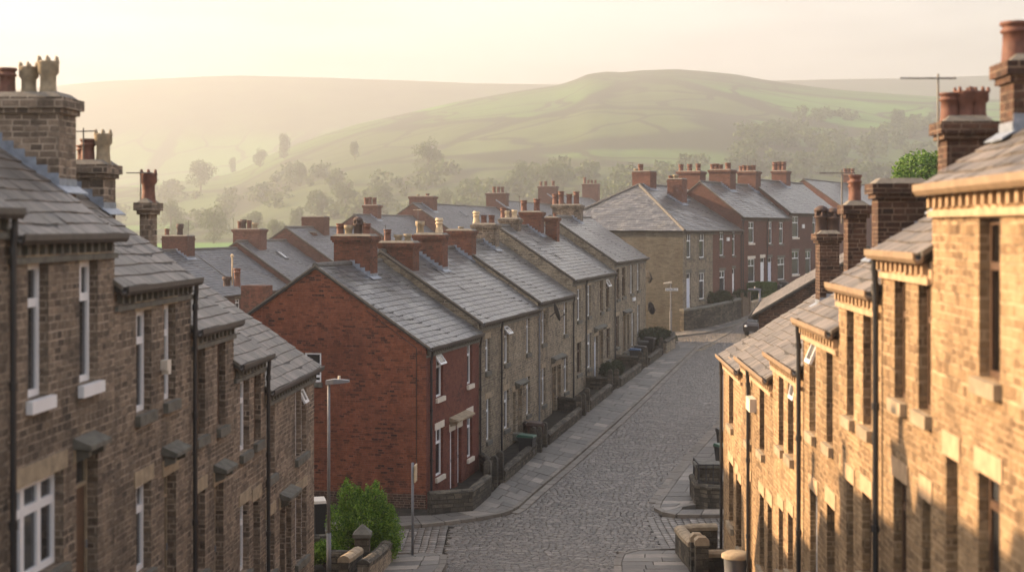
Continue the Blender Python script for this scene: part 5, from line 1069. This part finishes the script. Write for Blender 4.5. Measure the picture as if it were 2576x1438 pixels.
# spring tree behind the right chimneys
x, y, zt = at(2312, 368, 62); g = gz(x, y); e = empty('tree', (x, y, g)); tag(e, 'bright green tree behind the right-hand chimneys', 'tree')
mobj('crown', npmesh('crown', leaves(9000, [(0, 0, zt-g-1.1, 1.1, 1.1, .9), (-.6, 0, zt-g-1.6, .7, .8, .6), (.6, .2, zt-g-1.8, .8, .9, .8), (0, .3, zt-g-2.8, 1.6, 1.5, 1.3), (.8, 0, zt-g-.7, .7, .7, .5)], .17), [(0, 1, 2, 3)], M['leaf_lit']), e)
mb = MB(); mb.tube([(0, 0, -.2), (.1, 0, 4), (0, .1, 8), (.1, 0, zt-g-1)], [.25, .2, .14, .04], 10)
for i in range(6): t = i*1.1; mb.tube([(0, 0, 6.5+i*.7), (.6*math.cos(t), .6*math.sin(t), 7.6+i*.7), (1.0*math.cos(t), 1.0*math.sin(t), 8.4+i*.7)], [.08, .05, .02], 6)
mb.build('trunk', M['bark'], e)

# ---------------------------------------------------------------- air, sky, sun, camera
SUN_EL, SUN_AZ = math.radians(21.5), math.atan2(-.965, .262)
hb = MB(); hb.box((-2800, -70, -46), (2800, 2950, 245)); hm = bpy.data.materials.new('valley_haze'); hm.use_nodes = True; n = hm.node_tree.nodes; n.remove(n['Principled BSDF'])
pv = n.new('ShaderNodeVolumePrincipled'); pv.inputs['Color'].default_value = (.56, .57, .60, 1); pv.inputs['Density'].default_value = .0007; pv.inputs['Anisotropy'].default_value = .48
hm.node_tree.links.new(pv.outputs[0], n['Material Output'].inputs['Volume']); o = hb.build('haze', hm); o['kind'] = 'stuff'; o['label'] = 'golden morning haze filling the valley'; o['category'] = 'haze'
w = bpy.data.worlds.new('World'); bpy.context.scene.world = w; w.use_nodes = True; n = w.node_tree.nodes; l = w.node_tree.links; bg = n['Background']
sk = n.new('ShaderNodeTexSky'); sk.sky_type = 'NISHITA'; sk.sun_disc = False; sk.sun_elevation = SUN_EL; sk.sun_rotation = SUN_AZ; sk.dust_density = 5; sk.air_density = 1.2; sk.ozone_density = 1.5
tc = n.new('ShaderNodeTexCoord'); sp = n.new('ShaderNodeSeparateXYZ'); l.new(tc.outputs['Generated'], sp.inputs[0])
veil = ramp(n, [(0, (3.9, 3.3, 2.75)), (.08, (3.8, 3.38, 2.95)), (.17, (3.75, 3.42, 3.05)), (.34, (4.0, 3.8, 3.8)), (1, (2.3, 2.6, 3.1))]); l.new(sp.outputs['Z'], veil.inputs['Fac'])
mp = n.new('ShaderNodeMapping'); mp.inputs['Scale'].default_value = (3, 3, 22); l.new(tc.outputs['Generated'], mp.inputs['Vector'])
cn = node(n, 'ShaderNodeTexNoise', _Scale=1.6, _Detail=6, _Roughness=.55); l.new(mp.outputs['Vector'], cn.inputs['Vector']); cr = ramp(n, [(.35, (.82, .80, .80)), (.6, (1.07, 1.06, 1.04))]); l.new(cn.outputs['Fac'], cr.inputs['Fac'])
cm = node(n, 'ShaderNodeMix', data_type='RGBA', blend_type='MULTIPLY'); cm.inputs[0].default_value = 1; l.new(veil.outputs['Color'], cm.inputs[6]); l.new(cr.outputs['Color'], cm.inputs[7])
mx = node(n, 'ShaderNodeMix', data_type='RGBA'); mx.inputs[0].default_value = .72; l.new(sk.outputs[0], mx.inputs[6]); l.new(cm.outputs[2], mx.inputs[7]); l.new(mx.outputs[2], bg.inputs['Color']); bg.inputs['Strength'].default_value = .118
sl = bpy.data.lights.new('sun', 'SUN'); sl.energy = 5; sl.angle = math.radians(.6); sl.color = (1, .70, .42); so = bpy.data.objects.new('sun', sl); C.objects.link(so)
dv = Vector((math.cos(SUN_EL)*math.sin(SUN_AZ), math.cos(SUN_EL)*math.cos(SUN_AZ), math.sin(SUN_EL))); so.rotation_euler = dv.to_track_quat('Z', 'Y').to_euler(); so.location = dv*200
cd = bpy.data.cameras.new('camera'); cam = bpy.data.objects.new('camera', cd); C.objects.link(cam); cam.rotation_euler = (math.pi/2, 0, 0)
cd.sensor_width = 36; cd.lens = 36*F/2576; cd.shift_y = -(719-HY)/2576; cd.clip_start = .5; cd.clip_end = 8000
cd.dof.use_dof = True; cd.dof.focus_distance = 62; cd.dof.aperture_fstop = 53.1/56
sc = bpy.context.scene; sc.camera = cam; sc.view_settings.view_transform = 'Standard'; sc.view_settings.look = 'None'; sc.view_settings.exposure = 1.82; sc.view_settings.gamma = 1
sc.render.engine = 'CYCLES'; cy = sc.cycles; cy.use_denoising = True; cy.denoiser = 'OPENIMAGEDENOISE'; cy.max_bounces = 8; cy.diffuse_bounces = 3; cy.glossy_bounces = 3; cy.volume_bounces = 4; cy.transmission_bounces = 3; cy.use_adaptive_sampling = True; cy.adaptive_threshold = .02; cy.sample_clamp_indirect = 8
